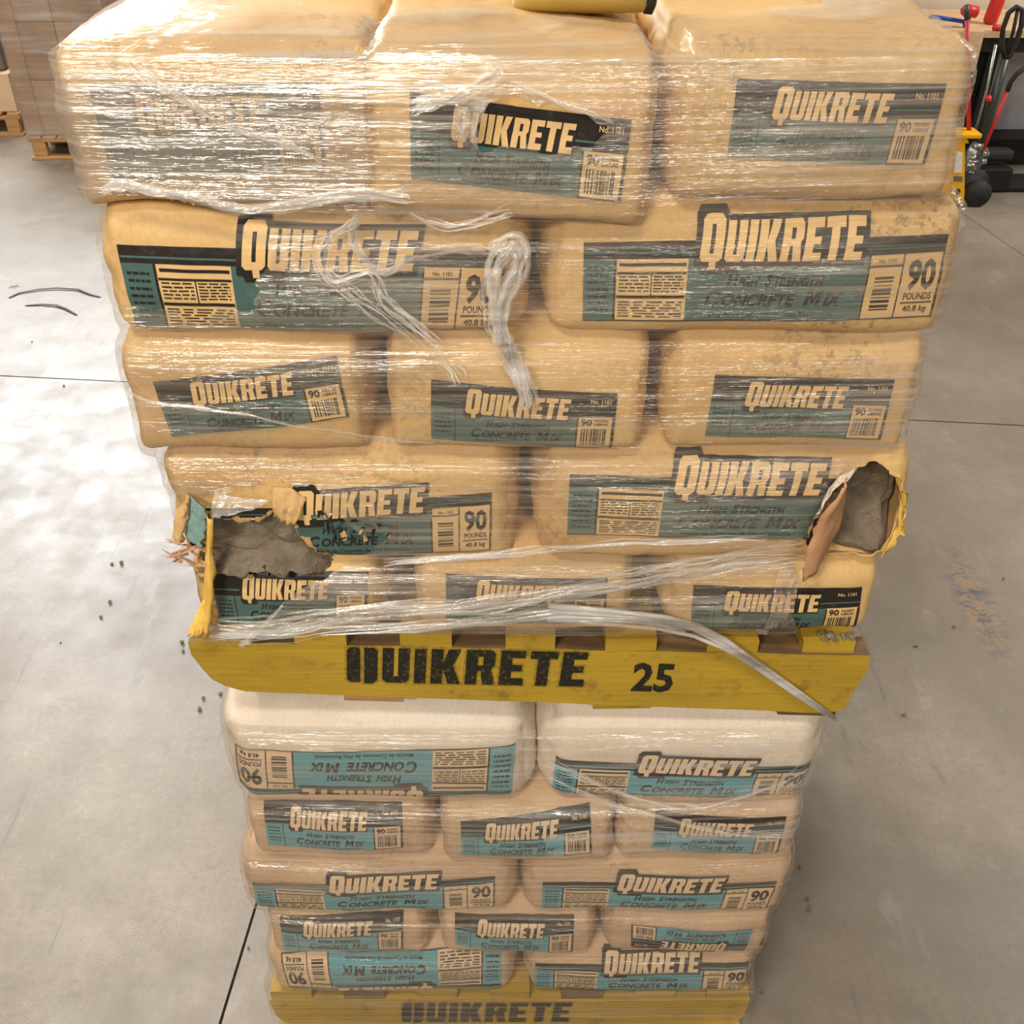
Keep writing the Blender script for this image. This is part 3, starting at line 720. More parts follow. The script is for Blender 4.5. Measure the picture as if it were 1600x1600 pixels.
# ---------------------------------------------------------------- stretch film
def hull2(pts):
    pts = sorted(set(pts))
    def half(it):
        h = []
        for p in it:
            while len(h) > 1 and (h[-1][0] - h[-2][0]) * (p[1] - h[-2][1]) - (h[-1][1] - h[-2][1]) * (p[0] - h[-2][0]) <= 0: h.pop()
            h.append(p)
        return h[:-1]
    return half(pts) + half(reversed(pts))
class Film:
    def __init__(s, load, z0, z1, nz, hem, off=.008, slack=.35):
        A = np.array(BAGV[load]); s.c = np.array([(A[:, 0].min() + A[:, 0].max()) / 2, (A[:, 1].min() + A[:, 1].max()) / 2])
        hw, hd = (A[:, 0].max() - A[:, 0].min()) / 2, (A[:, 1].max() - A[:, 1].min()) / 2
        ref = [(-hw + 2 * hw * i / 170, -hd) for i in range(170)] + [(hw, -hd + 2 * hd * i / 44) for i in range(44)] + [(hw - 2 * hw * i / 60, hd) for i in range(60)] + [(-hw, hd - 2 * hd * i / 44) for i in range(44)]
        R = np.array(ref); s.D = R / np.linalg.norm(R, axis=1)[:, None]; s.n = len(ref)
        s.z = np.linspace(z0, z1, nz); rad = np.zeros((nz, s.n))
        for k, z in enumerate(s.z):
            sel = A[np.abs(A[:, 2] - z) < .011]
            H = np.array(hull2([(round(a, 4), round(b, 4)) for a, b in sel[:, :2]])) - s.c
            E = np.roll(H, -1, 0) - H; Nn = np.stack([E[:, 1], -E[:, 0]], 1); Nn /= np.linalg.norm(Nn, axis=1)[:, None] + 1e-12
            h = (Nn * H).sum(1); den = s.D @ Nn.T
            rad[k] = np.where(den > 1e-6, h[None, :] / np.maximum(den, 1e-6), 1e9).min(1)
        # film bridges the grooves between layers
        base = rad.copy(); win = max(2, int(.03 / (s.z[1] - s.z[0])))
        for _ in range(3):
            pad = np.pad(rad, ((win, win), (0, 0)), mode='edge')
            sm = np.mean([pad[i:i + nz] for i in range(2 * win + 1)], 0)
            rad = np.maximum(base, base + slack * (np.maximum(sm, base) - base) + (1 - slack) * 0)
        s.r = rad + off; s.hem = hem
    def pt(s, i, k, wob=0.0):
        p = s.c + s.D[i] * (s.r[k, i] + wob); return Vector((p[0], p[1], s.z[k]))
    def build(s, name, parent, mats, holes, zone, top=None, seed=0):
        nz = len(s.z); V = []; Fc = []; Mi = []
        for k in range(nz):
            for i in range(s.n):
                p0 = s.pt(i, k); w = noise.noise(Vector((p0.x * 6, p0.y * 6, p0.z * 30 + seed))) * .0022 + noise.noise(Vector((p0.x * 26, p0.y * 26, p0.z * 60 + seed))) * .0010
                p = s.pt(i, k, w)
                if k == 0 and s.hem: p.z += s.hem(p.x) + noise.noise(Vector((p.x * 22, p.y * 22, seed))) * .012
                V.append(p)
        for k in range(nz - 1):
            for i in range(s.n):
                j = (i + 1) % s.n; q = (k * s.n + i, k * s.n + j, (k + 1) * s.n + j, (k + 1) * s.n + i)
                c = (V[q[0]] + V[q[2]]) / 2
                if c.y < s.c[1] - .25:
                    nx = noise.noise(Vector((c.x * 30, c.z * 30, seed))) * .012 + noise.noise(Vector((c.x * 80, c.z * 80, seed))) * .006
                    if any(inside(c.x + nx, c.z + nx, h) for h in holes): continue
                Fc.append(q); Mi.append(zone(c))
        if top is not None:
            prev = [(nz - 1) * s.n + i for i in range(s.n)]
            for r_ in range(1, 7):
                cur = []
                for i in range(s.n):
                    p = s.pt(i, nz - 1); sc = 1 - .05 * r_
                    x, y = s.c[0] + (p.x - s.c[0]) * sc, s.c[1] + (p.y - s.c[1]) * sc
                    h, _, _, _ = top.ray_cast(Vector((x, y, 4)), Vector((0, 0, -1)))
                    z = max(h.z + .006 if h else 0, s.z[-1] - .002 * r_)
                    cur.append(len(V)); V.append(Vector((x, y, z)))
                for i in range(s.n):
                    j = (i + 1) % s.n; Fc.append((prev[i], prev[j], cur[j], cur[i])); Mi.append(zone(V[cur[i]]))
                prev = cur
        cnt = {}
        for q in Fc:
            for a_, b_ in zip(q, q[1:] + q[:1]): cnt[frozenset((a_, b_))] = cnt.get(frozenset((a_, b_)), 0) + 1
        nbr = {}
        for e_, c_ in cnt.items():
            if c_ == 1:
                a_, b_ = tuple(e_); nbr.setdefault(a_, []).append(b_); nbr.setdefault(b_, []).append(a_)
        edge_v = [i for i in nbr if s.n <= i < (nz - 1) * s.n]
        for _ in range(3):
            new = {i: V[i] * .4 + sum((V[j] for j in nbr[i]), Vector()) * (.6 / len(nbr[i])) for i in edge_v}
            for i, co in new.items(): V[i] = co
        for i in edge_v: V[i] = V[i] + noise.noise_vector(V[i] * 110) * .004
        o = mesh_obj(name, V, Fc, mats, parent, Mi, smooth=True); s.tree = BVHTree.FromPolygons([tuple(v) for v in V], Fc); return o
    def on(s, px, py, lift=.006):
        p = P(px, py, -.01); k = min(len(s.z) - 1, max(0, int(round((p.z - s.z[0]) / (s.z[1] - s.z[0])))))
        best = None
        i = min(range(171), key=lambda i: abs(s.pt(i, k).x - p.x)); q = s.pt(i, k)
        p = P(px, py, q.y - lift); return p
FM = ['film_tight', 'film_thick', 'film_diagonal', 'film_bunched', 'film_cloudy', 'film_highlight']
wrapU = thing('stretch_wrap', 'torn clear stretch film wound around the upper load of concrete bags', 'plastic wrap', (0.02, .45, 1.2))
wrapL = thing('stretch_wrap', 'clear stretch film wound around the lower load of pale bags', 'plastic wrap', (0.02, .45, .15))
tears = [poly_px(p) for p in (
    [(262, 782), (300, 772), (335, 768), (400, 748), (440, 742), (490, 760), (525, 800), (575, 822), (622, 818), (600, 838), (548, 872), (520, 892), (480, 905), (455, 930), (425, 958), (398, 985), (330, 1000), (285, 1000), (255, 880)],
    [(1300, 742), (1345, 718), (1425, 690), (1470, 760), (1440, 1060), (1345, 1040), (1262, 1010), (1238, 960), (1246, 905), (1240, 850), (1262, 800)],
    [(120, 318), (190, 300), (300, 305), (372, 330), (420, 345), (432, 400), (398, 432), (412, 478), (345, 470), (330, 500), (270, 478), (205, 480), (140, 420)],
    [(738, 190), (752, 158), (800, 128), (870, 158), (945, 182), (925, 214), (840, 222), (745, 214)])]
zU = P(800, 985).z
U1z = ZU[4]
def hemU(x): return 0.0
fU = Film('upper', 1.206, 2.072, 130, lambda x: .004 if x < .25 else -.0)
def zoneU(c):
    n = noise.noise(Vector((c.x * 3, c.z * 5, 2)))
    if c.z > U1z + .135: return 5
    if c.z > U1z + .012: return 4 if c.x < -.17 else 1
    if c.z < 1.36 and c.x > -.05 and n > -.1: return 1
    return 1 if n > .32 else 0
# tree over the visible upper bag tops for the folded-over film
vv, ff = [], []
for o in bpy.data.objects:
    if o.type == 'MESH' and o.name.startswith('sack') and o.parent.location.z > 1.85:
        k = len(vv); L_ = o.parent.location; vv += [tuple(v.co + L_) for v in o.data.vertices]; ff += [tuple(i + k for i in p.vertices) for p in o.data.polygons]
fU.build('film_sheet', wrapU, FM, tears, zoneU, BVHTree.FromPolygons(vv, ff), 1)
for k in range(40):
    for xx in (la, lb):
        for yy in (-.008, .92): BAGV['lower'].append((xx, yy, .01 + .004 * k))
fL = Film('lower', .035, .985, 120, None)
def zoneL(c):
    if c.z > .66 and c.x > .02 + (.9 - c.z) * .2: return 2
    return 0
fL.build('film_sheet', wrapL, FM, [], zoneL, None, 7)

rs = random.Random(11)
def strand(film_, pts, n, spread, rad_, name, parent, mat='film_bunched', lift=.010, flat=True, taper=True):
    """a band of bunched film: several thin gathered ribbons along one path lying on the wrapped face"""
    rad = rad_ * .62; n = int(n * 1.5)
    base = [film_.on(x, y, lift) for x, y in pts]
    dense = []
    for i in range(len(base) - 1):
        p0, p1, p2, p3 = base[max(i - 1, 0)], base[i], base[i + 1], base[min(i + 2, len(base) - 1)]
        for t in (k / 8 for k in range(8)):
            dense.append(.5 * ((2 * p1) + (p2 - p0) * t + (2 * p0 - 5 * p1 + 4 * p2 - p3) * t * t + (3 * p1 - p0 - 3 * p2 + p3) * t ** 3))
    dense.append(base[-1]); mm = MB(); N = len(dense)
    for s_ in range(n):
        a, b = rs.uniform(-1, 1) * spread, rs.uniform(-1, 1) * spread; ph = rs.uniform(0, 9); path = []; w = []
        for i, p in enumerate(dense):
            t = i / (N - 1); o_ = a + (b - a) * t + .25 * spread * math.sin(ph + 5 * t)
            d = (dense[min(i + 1, N - 1)] - dense[max(i - 1, 0)]).normalized(); nrm = Vector((-d.z, 0, d.x))
            o_ += noise.noise(Vector((i * .22, ph * 5, s_))) * (.003 + .35 * spread)
            path.append(p + nrm * o_ + Vector((0, rs.uniform(-.002, .001) - .004 * math.sin(ph * 2 + 7 * t), 0)))
            w.append(rad * (.5 + .7 * abs(math.sin(ph + 3 * t))) * (1 if not taper else min(1, 6 * t + .15, 6 * (1 - t) + .15)))
        V = []; Fc = []
        for i, p in enumerate(path):
            d = (path[min(i + 1, N - 1)] - path[max(i - 1, 0)]).normalized(); nrm = Vector((-d.z, 0, d.x)).normalized()
            tw = .8 * math.sin(ph + 4 * i / N)
            e = nrm * math.cos(tw) + Vector((0, math.sin(tw), 0))
            V += [p + e * w[i], p - Vector((0, w[i] * .5, 0)), p - e * w[i]]
        for i in range(N - 1):
            for k in range(2): Fc.append((3 * i + k, 3 * i + k + 1, 3 * i + k + 4, 3 * i + k + 3))
        mm.add(V, Fc)
    return mm.build(name, mat, parent, smooth=True)
# broad diagonal band over the bottom row, then the rope that hangs over the stringer
strand(fU, [(300, 985), (420, 985), (560, 962), (760, 948), (900, 925), (1040, 900), (1160, 878), (1255, 868)], 26, .024, .0030, 'film_band', wrapU)
strand(fU, [(500, 985), (700, 978), (880, 962), (1000, 968), (1075, 985)], 14, .014, .0030, 'film_band', wrapU)
def rope_path():
    pts = [fU.on(860, 958, .012), fU.on(960, 965, .015), P(1030, 972, -.025), P(1085, 985, -.025), P(1130, 1006, -.025), P(1170, 1032, -.022), P(1215, 1062, -.020), P(1262, 1094, -.018), P(1306, 1124, -.015)]
    return pts
def rope(pts, n, sp0, sp1, rad, name, parent, mat='film_bunched'):
    mm = MB()
    for s_ in range(n):
        a = rs.uniform(0, 2 * math.pi); q = rs.uniform(.2, 1); path = []
        for i, p in enumerate(pts):
            t = i / (len(pts) - 1); r_ = (sp0 + (sp1 - sp0) * t) * q; path.append(Vector(p) + Vector((math.cos(a + 2 * t) * r_ * .5, abs(math.sin(a + 3 * t)) * -r_ * .25, math.sin(a + 2 * t) * r_)))
        mm.tube(path, [rad * (1.2 - .5 * i / len(path)) for i in range(len(path))], 5)
    return mm.build(name, mat, parent, smooth=True)
rope(rope_path(), 16, .026, .004, .0032, 'film_rope', wrapU)
# torn hem over the second layer, slack strands and frayed curls
strand(fU, [(160, 300), (186, 288), (235, 298), (300, 308), (345, 322), (400, 327), (470, 318), (560, 305), (640, 312)], 10, .005, .005, 'film_hem', wrapU, lift=.012)
strand(fU, [(195, 90), (240, 130), (300, 165), (370, 205), (440, 225), (520, 258), (580, 270)], 6, .006, .0025, 'film_strand', wrapU)
strand(fU, [(180, 590), (230, 625), (330, 640), (450, 662), (560, 680), (700, 695)], 3, .003, .0022, 'film_strand', wrapU)
strand(fU, [(560, 330), (548, 365), (565, 400), (600, 425), (650, 400), (720, 390), (772, 398)], 7, .006, .004, 'film_strand', wrapU, lift=.016)
strand(fU, [(560, 345), (520, 370), (500, 405), (520, 440), (580, 430), (600, 470), (650, 510), (690, 550)], 6, .008, .003, 'film_strand', wrapU, lift=.016)
strand(fU, [(500, 420), (560, 470), (640, 520), (690, 560), (720, 600)], 6, .012, .002, 'film_strand', wrapU, lift=.012)
strand(fU, [(772, 398), (806, 380), (812, 420), (790, 470), (785, 520), (800, 560), (822, 600), (830, 640)], 12, .012, .006, 'film_strand', wrapU, lift=.016)
strand(fU, [(800, 385), (780, 400), (768, 440), (775, 500), (800, 545), (815, 600)], 8, .012, .006, 'film_strand', wrapU, lift=.016)
strand(fU, [(600, 880), (760, 868), (900, 855), (1050, 848), (1200, 845)], 8, .008, .003, 'film_strand', wrapU)
strand(fU, [(640, 330), (700, 355), (800, 330)], 4, .006, .0025, 'film_strand', wrapU)
strand(fL, [(860, 1215), (960, 1260), (1060, 1285), (1150, 1302), (1225, 1304)], 7, .005, .0028, 'film_strand', wrapL)
strand(fL, [(855, 1190), (930, 1225), (1010, 1252), (1100, 1262), (1210, 1225), (1262, 1195)], 6, .012, .002, 'film_strand', wrapL)
def flap(parent, name, hinge, tips, mat, lift, curl, nu=18, nv=8, jag=.006, Y=-.01, seed=0, thick=.0014, backy=0.0):
    """a torn sheet: hinge line on the face, free edge standing out and curling"""
    H_ = [P(x, y, Y) for x, y in hinge]; T_ = [P(x, y, Y) for x, y in tips]
    def along(L_, t):
        f = t * (len(L_) - 1); i = min(int(f), len(L_) - 2); return L_[i].lerp(L_[i + 1], f - i)
    V = []; Fc = []
    for i in range(nu + 1):
        u = i / nu; a = along(H_, u); b = along(T_, u)
        for j in range(nv + 1):
            v = j / nv; p = a.lerp(b, v)
            p.y -= lift * math.sin(v * math.pi * curl) + lift * .25 * v
            nn = noise.noise_vector(Vector((u * 5, v * 4, seed * 3.3))) * .004
            if j == nv: nn += noise.noise_vector(Vector((u * 23, 3, seed))) * jag
            V.append(p + nn * (0 if j == 0 else 1))
    for i in range(nu):
        for j in range(nv): Fc.append((i * (nv + 1) + j, (i + 1) * (nv + 1) + j, (i + 1) * (nv + 1) + j + 1, i * (nv + 1) + j + 1))
    o = mesh_obj(name, V, Fc, mat, parent, smooth=True)
    if thick: md = o.modifiers.new('thick', 'SOLIDIFY'); md.thickness = thick; md.offset = 0
    return o
# white film flap on the top row
flap(wrapU, 'film_flap', [(700, 150), (722, 165), (740, 190), (730, 212)], [(788, 116), (775, 140), (752, 175), (748, 215)], 'film_bunched', .02, .8, seed=3, jag=.004, Y=-.035, thick=0)
flap(wrapU, 'film_flap', [(712, 160), (708, 185), (716, 208)], [(744, 158), (742, 190), (734, 214)], 'film_bunched', .018, .9, seed=8, jag=.003, Y=-.04, thick=0)
strand(fU, [(640, 172), (680, 158), (715, 150), (760, 128), (788, 116)], 8, .007, .004, 'film_strand', wrapU, lift=.022)
strand(fU, [(800, 128), (860, 155), (930, 178), (960, 190)], 3, .003, .0025, 'film_strand', wrapU, lift=.012)
# rags of film at the torn edges
flap(wrapU, 'film_rag', [(395, 985), (430, 955), (455, 930)], [(372, 1000), (378, 1005), (400, 992)], 'film_bunched', .01, .7, seed=5, Y=-.03, thick=0)
flap(wrapU, 'film_rag', [(335, 770), (380, 778), (420, 782)], [(332, 800), (350, 802), (395, 790)], 'film_bunched', .01, .7, seed=6, Y=-.02, thick=0)
flap(wrapU, 'film_rag', [(1218, 890), (1240, 885), (1250, 905)], [(1190, 985), (1205, 975), (1225, 960)], 'film_tight', .01, .7, seed=9, Y=-.02, thick=0)
flap(wrapU, 'film_rag', [(1482, 330), (1488, 350), (1484, 372)], [(1508, 335), (1507, 352), (1492, 366)], 'film_bunched', .004, .7, seed=12, Y=.05, thick=0)
# paper peeled off the burst bags
flap(tornJ, 'peeled_flap', [(1324, 736), (1322, 780), (1312, 825), (1286, 872)], [(1306, 742), (1272, 795), (1250, 838), (1246, 886)], 'paper_inner', .028, .6, seed=1, Y=-.012)
flap(tornJ, 'torn_edge', [(1338, 730), (1310, 745), (1285, 780)], [(1322, 738), (1292, 762), (1272, 798)], 'kraft_white_and_lit', .012, .5, seed=2, Y=-.018)
flap(tornJ, 'torn_edge', [(1398, 740), (1406, 785), (1402, 822), (1380, 852)], [(1409, 733), (1413, 785), (1409, 828), (1374, 868)], 'paper_yellow', .006, .4, seed=4, Y=.012, jag=.010)
flap(tornI, 'torn_strip', [(322, 800), (322, 860), (318, 930), (312, 985)], [(336, 805), (335, 870), (337, 930), (330, 985)], 'paper_yellow', .012, .8, seed=7, Y=-.018)
flap(tornI, 'torn_strip', [(304, 968), (316, 940), (326, 930)], [(296, 980), (306, 990), (318, 985)], 'paper_yellow', .01, .5, seed=17, Y=-.02)
flap(tornI, 'torn_flap', [(270, 838), (275, 800), (294, 770)], [(289, 838), (295, 802), (299, 775)], 'kraft_yellow', .012, .8, seed=11, Y=-.012)
flap(tornI, 'torn_flap', [(289, 836), (295, 802), (298, 775)], [(318, 848), (326, 815), (326, 788)], 'ink_teal_pale', .010, .6, seed=12, Y=-.016)
flap(tornI, 'torn_flap', [(425, 760), (455, 762), (480, 780)], [(430, 800), (448, 812), (462, 815)], 'kraft_yellow', .010, .7, seed=13, Y=-.012)
V = []; Fc = []; NU, NV = 40, 16
for i in range(NU + 1):
    for j in range(NV + 1):
        u, v = i / NU, j / NV; px = 322 + 205 * u - 10 * v; py = 822 + 74 * v + 10 * math.sin(u * 7) * (1 - v)
        edge = min(1, 5 * u, 5 * (1 - u)); g = noise.noise(Vector((u * 9, v * 4, 3)))
        p = P(px, py + 6 * g * v, .040 - .062 * v ** .9 * (.55 + .45 * edge))
        V.append(p + noise.noise_vector(Vector((u * 16, v * 7, 1))) * .006 + noise.noise_vector(Vector((u * 50, v * 20, 1))) * .0025)
for i in range(NU):
    for j in range(NV): Fc.append((i * (NV + 1) + j, i * (NV + 1) + j + 1, (i + 1) * (NV + 1) + j + 1, (i + 1) * (NV + 1) + j))
mesh_obj('spilled_mix', V, Fc, 'concrete_mix', tornI, smooth=True).modifiers.new('t', 'SOLIDIFY').thickness = .01
sh = MB()
for k in range(34):
    px, py = 480 + rs.random() * 130, 0; py = 800 + (px - 480) * .18 + rs.uniform(-8, 48) * (1 - (px - 480) / 190)
    p = P(px, py, -.012 - rs.random() * .014); a = rs.uniform(0, 3.1); L1, L2 = rs.uniform(.004, .010), rs.uniform(.001, .004)
    M_ = Matrix.Rotation(a, 4, 'Y') @ Matrix.Rotation(rs.uniform(-.8, .8), 4, 'X')
    c_ = [Vector((-L1, 0, -L2)), Vector((L1, rs.uniform(-.006, .006), -L2 * .4)), Vector((L1 * .7, 0, L2)), Vector((-L1 * .8, rs.uniform(-.006, .006), L2 * .8))]
    sh.add([p + M_ @ v for v in c_], [(0, 1, 2, 3)])
o = sh.build('paper_shreds', 'ink_teal', tornI); o.data.materials.append(MATS['ink_black']); o.data.materials.append(MATS['ink_tan'])
for f in o.data.polygons: f.material_index = (0, 0, 1, 1, 2)[f.index % 5]
o['kind'] = 'stuff'
sh = MB()
for k in range(26):
    px, py = rs.uniform(268, 330), rs.uniform(840, 885)
    p = P(px, py, -.008 - rs.random() * .02); a = rs.uniform(-.4, 1.0)
    M_ = Matrix.Rotation(a, 4, 'Y'); L1, L2 = rs.uniform(.006, .02), rs.uniform(.001, .003)
    sh.add([p + M_ @ v for v in (Vector((-L1, 0, -L2)), Vector((L1, -.004, -L2)), Vector((L1, 0, L2)), Vector((-L1, -.004, L2)))], [(0, 1, 2, 3)])
o = sh.build('paper_fibres', 'paper_inner', tornI); o['kind'] = 'stuff'

# ---------------------------------------------------------------- small things: pouch, crumbs, strap, leaf
p = F(928, 20, 2.092)
pouch = thing('pouch', 'olive yellow pouch with a black end lying on top of the wrapped load', 'pouch', (p.x, p.y + .05, 2.085))
V = []; Fc = []; NU, NV = 24, 16
for i in range(NU + 1):
    a = -1 + 2 * i / NU; w = max(.02, (1 - abs(a) ** 3.2)) ** .5
    for j in range(NV):
        t = 2 * math.pi * j / NV; V.append((p.x - .012 + a * .088, p.y + .055 + math.cos(t) * .055 * w, 2.086 + .034 * w * .9 + math.sin(t) * .034 * w))
for i in range(NU):
    for j in range(NV): Fc.append((i * NV + j, i * NV + (j + 1) % NV, (i + 1) * NV + (j + 1) % NV, (i + 1) * NV + j))
mesh_obj('pouch_body', V, Fc, 'olive_vinyl', pouch, smooth=True)
MB().tube([(p.x + .066, p.y + .05, 2.108), (p.x + .076, p.y + .05, 2.108), (p.x + .080, p.y + .05, 2.108)], [.026, .027, .018], 14).build('black_end', 'black_rubber', pouch, True)

rc = random.Random(7)
def crumb(loc, r, label, group):
    bm = bmesh.new(); bmesh.ops.create_icosphere(bm, subdivisions=1, radius=r)
    for v in bm.verts: v.co = Vector((v.co.x * rc.uniform(.7, 1.2), v.co.y * rc.uniform(.7, 1.2), v.co.z * rc.uniform(.5, .9)))
    lo = min(v.co.z for v in bm.verts); bm.verts.index_update()
    o = mesh_obj('concrete_crumb', [v.co + Vector((0, 0, -lo)) for v in bm.verts], [[v.index for v in f.verts] for f in bm.faces], 'crumb'); bm.free()
    o.location = loc; tag(o, label, 'debris', group)
for px, py in [(50, 535), (100, 604), (172, 942), (158, 965), (312, 1107), (318, 1092), (285, 1005), (286, 1018), (320, 1040), (345, 1085), (312, 1110), (175, 882), (190, 881), (95, 1005), (388, 1482),
               (1490, 980), (1262, 1405), (1265, 1420), (1194, 1473), (1192, 1550), (1412, 1118), (1430, 1010), (1567, 905), (1250, 1355)]:
    crumb(F(px, py), rc.uniform(.004, .009), 'small grey concrete crumb scattered on the floor', 'crumbs on the floor')
for k in range(16):
    x = X(rc.uniform(1285, 1345), 990); crumb((x, rc.uniform(.0, .02), zt(x) + .026), rc.uniform(.003, .007), 'small concrete crumb spilled on the pallet deck end', 'crumbs on the pallet')
a = [F(x, y) for x, y in ((14, 466), (30, 459), (60, 454), (90, 452), (122, 454), (140, 461), (157, 465))]
b = [F(x, y) for x, y in ((40, 478), (65, 477), (88, 479), (103, 484), (120, 493))]
def strap(pts, lab):
    mm = MB(); V = []; Fc = []
    for i, p in enumerate(pts):
        t = i / (len(pts) - 1); z = .001 + .006 * math.sin(math.pi * t)
        d = (pts[min(i + 1, len(pts) - 1)] - pts[max(i - 1, 0)]).normalized(); n_ = Vector((-d.y, d.x, 0)) * .007
        V += [p + n_ + Vector((0, 0, z)), p - n_ + Vector((0, 0, z)), p - n_ + Vector((0, 0, z + .0016)), p + n_ + Vector((0, 0, z + .0016))]
    for i in range(len(pts) - 1):
        for k in range(4): Fc.append((4 * i + k, 4 * i + (k + 1) % 4, 4 * i + 4 + (k + 1) % 4, 4 * i + 4 + k))
    tag(mesh_obj('plastic_strap', V, Fc, 'black_rubber'), lab, 'strap')
strap(a, 'longer bowed black plastic strap lying on the grey floor')
strap(b, 'shorter curled black plastic strap lying on the grey floor')
p = F(22, 448); mm = MB()
for k in range(5):
    t = k * 1.256; mm.add([p + Vector((0, 0, .004)), p + Vector((math.cos(t - .3) * .012, math.sin(t - .3) * .012, .003)), p + Vector((math.cos(t) * .034, math.sin(t) * .034, .001)), p + Vector((math.cos(t + .3) * .012, math.sin(t + .3) * .012, .003))], [(0, 1, 2, 3)])
o = mm.build('dry_leaf', 'dry_leaf'); tag(o, 'small orange dry leaf on the floor beside the black straps', 'leaf'); o.modifiers.new('t', 'SOLIDIFY').thickness = .001

# ---------------------------------------------------------------- background: carton pallets
def far_pallet(cx, cy, rot, w, d, label, h=.13):
    t = thing('wooden_pallet', label, 'pallet', (cx, cy, 0)); M = T(cx, cy, 0) @ RZ(rot)
    def pc(n, c, s, mt='raw_wood'):
        q = M @ Vector(c); MB().box(q, s, RZ(rot), bev=.004).build(n, mt, t)
    for i in range(7): pc('deck_board', (-w / 2 + .05 + (w - .1) * i / 6, 0, h - .012), (.095, d, .022))
    pc('lead_board', (0, -d / 2 + .02, h - .034), (w, .04, .022)) 
    for y in (-d / 2 + .03, 0, d / 2 - .03):
        for x in (-w / 2 + .07, 0, w / 2 - .07): pc('block', (x, y, (h - .045) / 2 + .011), (.10, .06, h - .045 - .02))
        pc('bottom_board', (0, y, .011), (w, .08, .022))
    return M
M1 = far_pallet(-3.17, 6.93, .02, .76, .84, 'raw wooden pallet under the wrapped brown cartons', .17)
def carton(M, c, s, mat, label, group=None, tape=True):
    q = M @ Vector(c); rot = M.to_euler().z
    t = thing('carton', label, 'carton', (q.x, q.y, q.z - s[2] / 2), group)
    MB().box(q, s, RZ(rot), bev=.006).build('box_body', mat, t)
    if tape:
        MB().box(M @ Vector((c[0], c[1] - s[1] / 2 - .0005, c[2])), (.05, .003, s[2] * .98), RZ(rot)).build('tape_strip', 'cardboard_light', t)
for i in range(2):
    for j in range(3):
        carton(M1, (-.18 + .36 * i, 0, .17 + .19 + .38 * j), (.355, .80, .378), ('cardboard_pink', 'cardboard')[(i + j) % 2], 'brown cardboard carton stacked under cloudy film on the raw pallet', 'cartons on the raw pallet', tape=False)
cb = thing('corner_board', 'tall brown cardboard corner protector on the wrapped carton stack', 'corner board', tuple(M1 @ Vector((-.37, -.41, .17))))
q0 = M1 @ Vector((-.315, -.412, .17 + .57)); MB().box(q0, (.12, .006, 1.13), RZ(.02)).build('front_strip', 'cardboard', cb)
q0 = M1 @ Vector((-.372, -.35, .17 + .57)); MB().box(q0, (.006, .12, 1.13), RZ(.02)).build('side_strip', 'cardboard', cb)
V = []; Fc = []; cs = [(-.382, -.42), (.382, -.42), (.382, .42), (-.382, .42)]
ring = []
for k in range(4):
    a_, b_ = Vector(cs[k]), Vector(cs[(k + 1) % 4])
    for i in range(16): ring.append(a_.lerp(b_, i / 16))
for k in range(20):
    z = .15 + 1.18 * k / 19
    for p_ in ring:
        w = noise.noise(Vector((p_.x * 6, p_.y * 6, z * 8))) * .008; V.append(M1 @ Vector((p_.x * (1 + w), p_.y * (1 + w) - .004, z)))
n = len(ring)
for k in range(19):
    for i in range(n): Fc.append((k * n + i, k * n + (i + 1) % n, (k + 1) * n + (i + 1) % n, (k + 1) * n + i))
tag(mesh_obj('stretch_wrap', V, Fc, 'film_far', smooth=True), 'cloudy stretch film around the brown carton stack by the wall', 'plastic wrap')
M2 = far_pallet(-4.33, 7.45, .05, .95, .7, 'raw wooden pallet carrying the small mixed boxes beside the carton stack', .17)
carton(M2, (.22, -.05, .17 + .14), (.46, .5, .28), 'cardboard_light', 'light brown carton lying lowest beside the wrapped stack')
tag(MB().box(M2 @ Vector((.20, .0, .17 + .28 + .15)), (.40, .46, .30), RZ(.08), bev=.03).build('covered_bundle', 'grey_cover'), 'dark grey covered bundle between two cartons', 'bundle')
carton(M2, (.16, .0, .17 + .58 + .16), (.40, .46, .32), 'cardboard_light', 'light carton on top of the dark grey bundle', tape=False)

# ---------------------------------------------------------------- background: bench, tools, pallet jacks
bench = thing('workbench', 'wooden topped workbench with black frame against the wall', 'workbench', (3.3, 6.4, 0))
BX0, BX1, BYF, BYB, BZ = 2.0, 5.4, 6.00, 6.74, .975
for k in range(4):
    y = BYF + (BYB - BYF) * (k + .5) / 4; plank(((BX0 + BX1) / 2, y, BZ - .022), (BX1 - BX0, (BYB - BYF) / 4 - .004, .044), seed=k).build('top_plank', 'bench_wood', bench)
MB().box(((BX0 + BX1) / 2, BYF + .03, BZ - .09), (BX1 - BX0 - .1, .03, .09), bev=.004).build('apron', 'black_paint', bench)
for x in (2.12, 3.16, 5.28):
    for y in (BYF + .06, BYB - .08): MB().box((x, y, (BZ - .05) / 2), (.07, .07, BZ - .05), bev=.005).build('leg', 'black_paint', bench)
MB().box((2.84, 6.36, .30), (.60, .56, .50), bev=.01).build('drawer_case', 'black_paint', bench)
MB().box((2.84, 6.36, .70), (.60, .56, .26), bev=.01).build('drawer_case', 'black_paint', bench)
tag(MB().box((2.965, BYF - .035, BZ - .115), (.12, .06, .25), bev=.006).build('wood_block', 'bench_wood'), 'short upright timber block clamped to the bench edge', 'wood block')
tag(MB().box((4.05, 6.70, .50), (1.30, .10, .66), bev=.006).build('white_panel', 'white_panel'), 'pale grey panel leaning on the wall under the bench', 'panel')
tag(MB().box((3.95, 6.52, .09), (1.4, .28, .18), bev=.01).build('storage_box', 'black_paint'), 'long low black box on the floor under the bench', 'box')
b_ = thing('red_bottle', 'red plastic bottle standing tilted on the wooden bench', 'bottle', (3.16, 6.22, BZ))
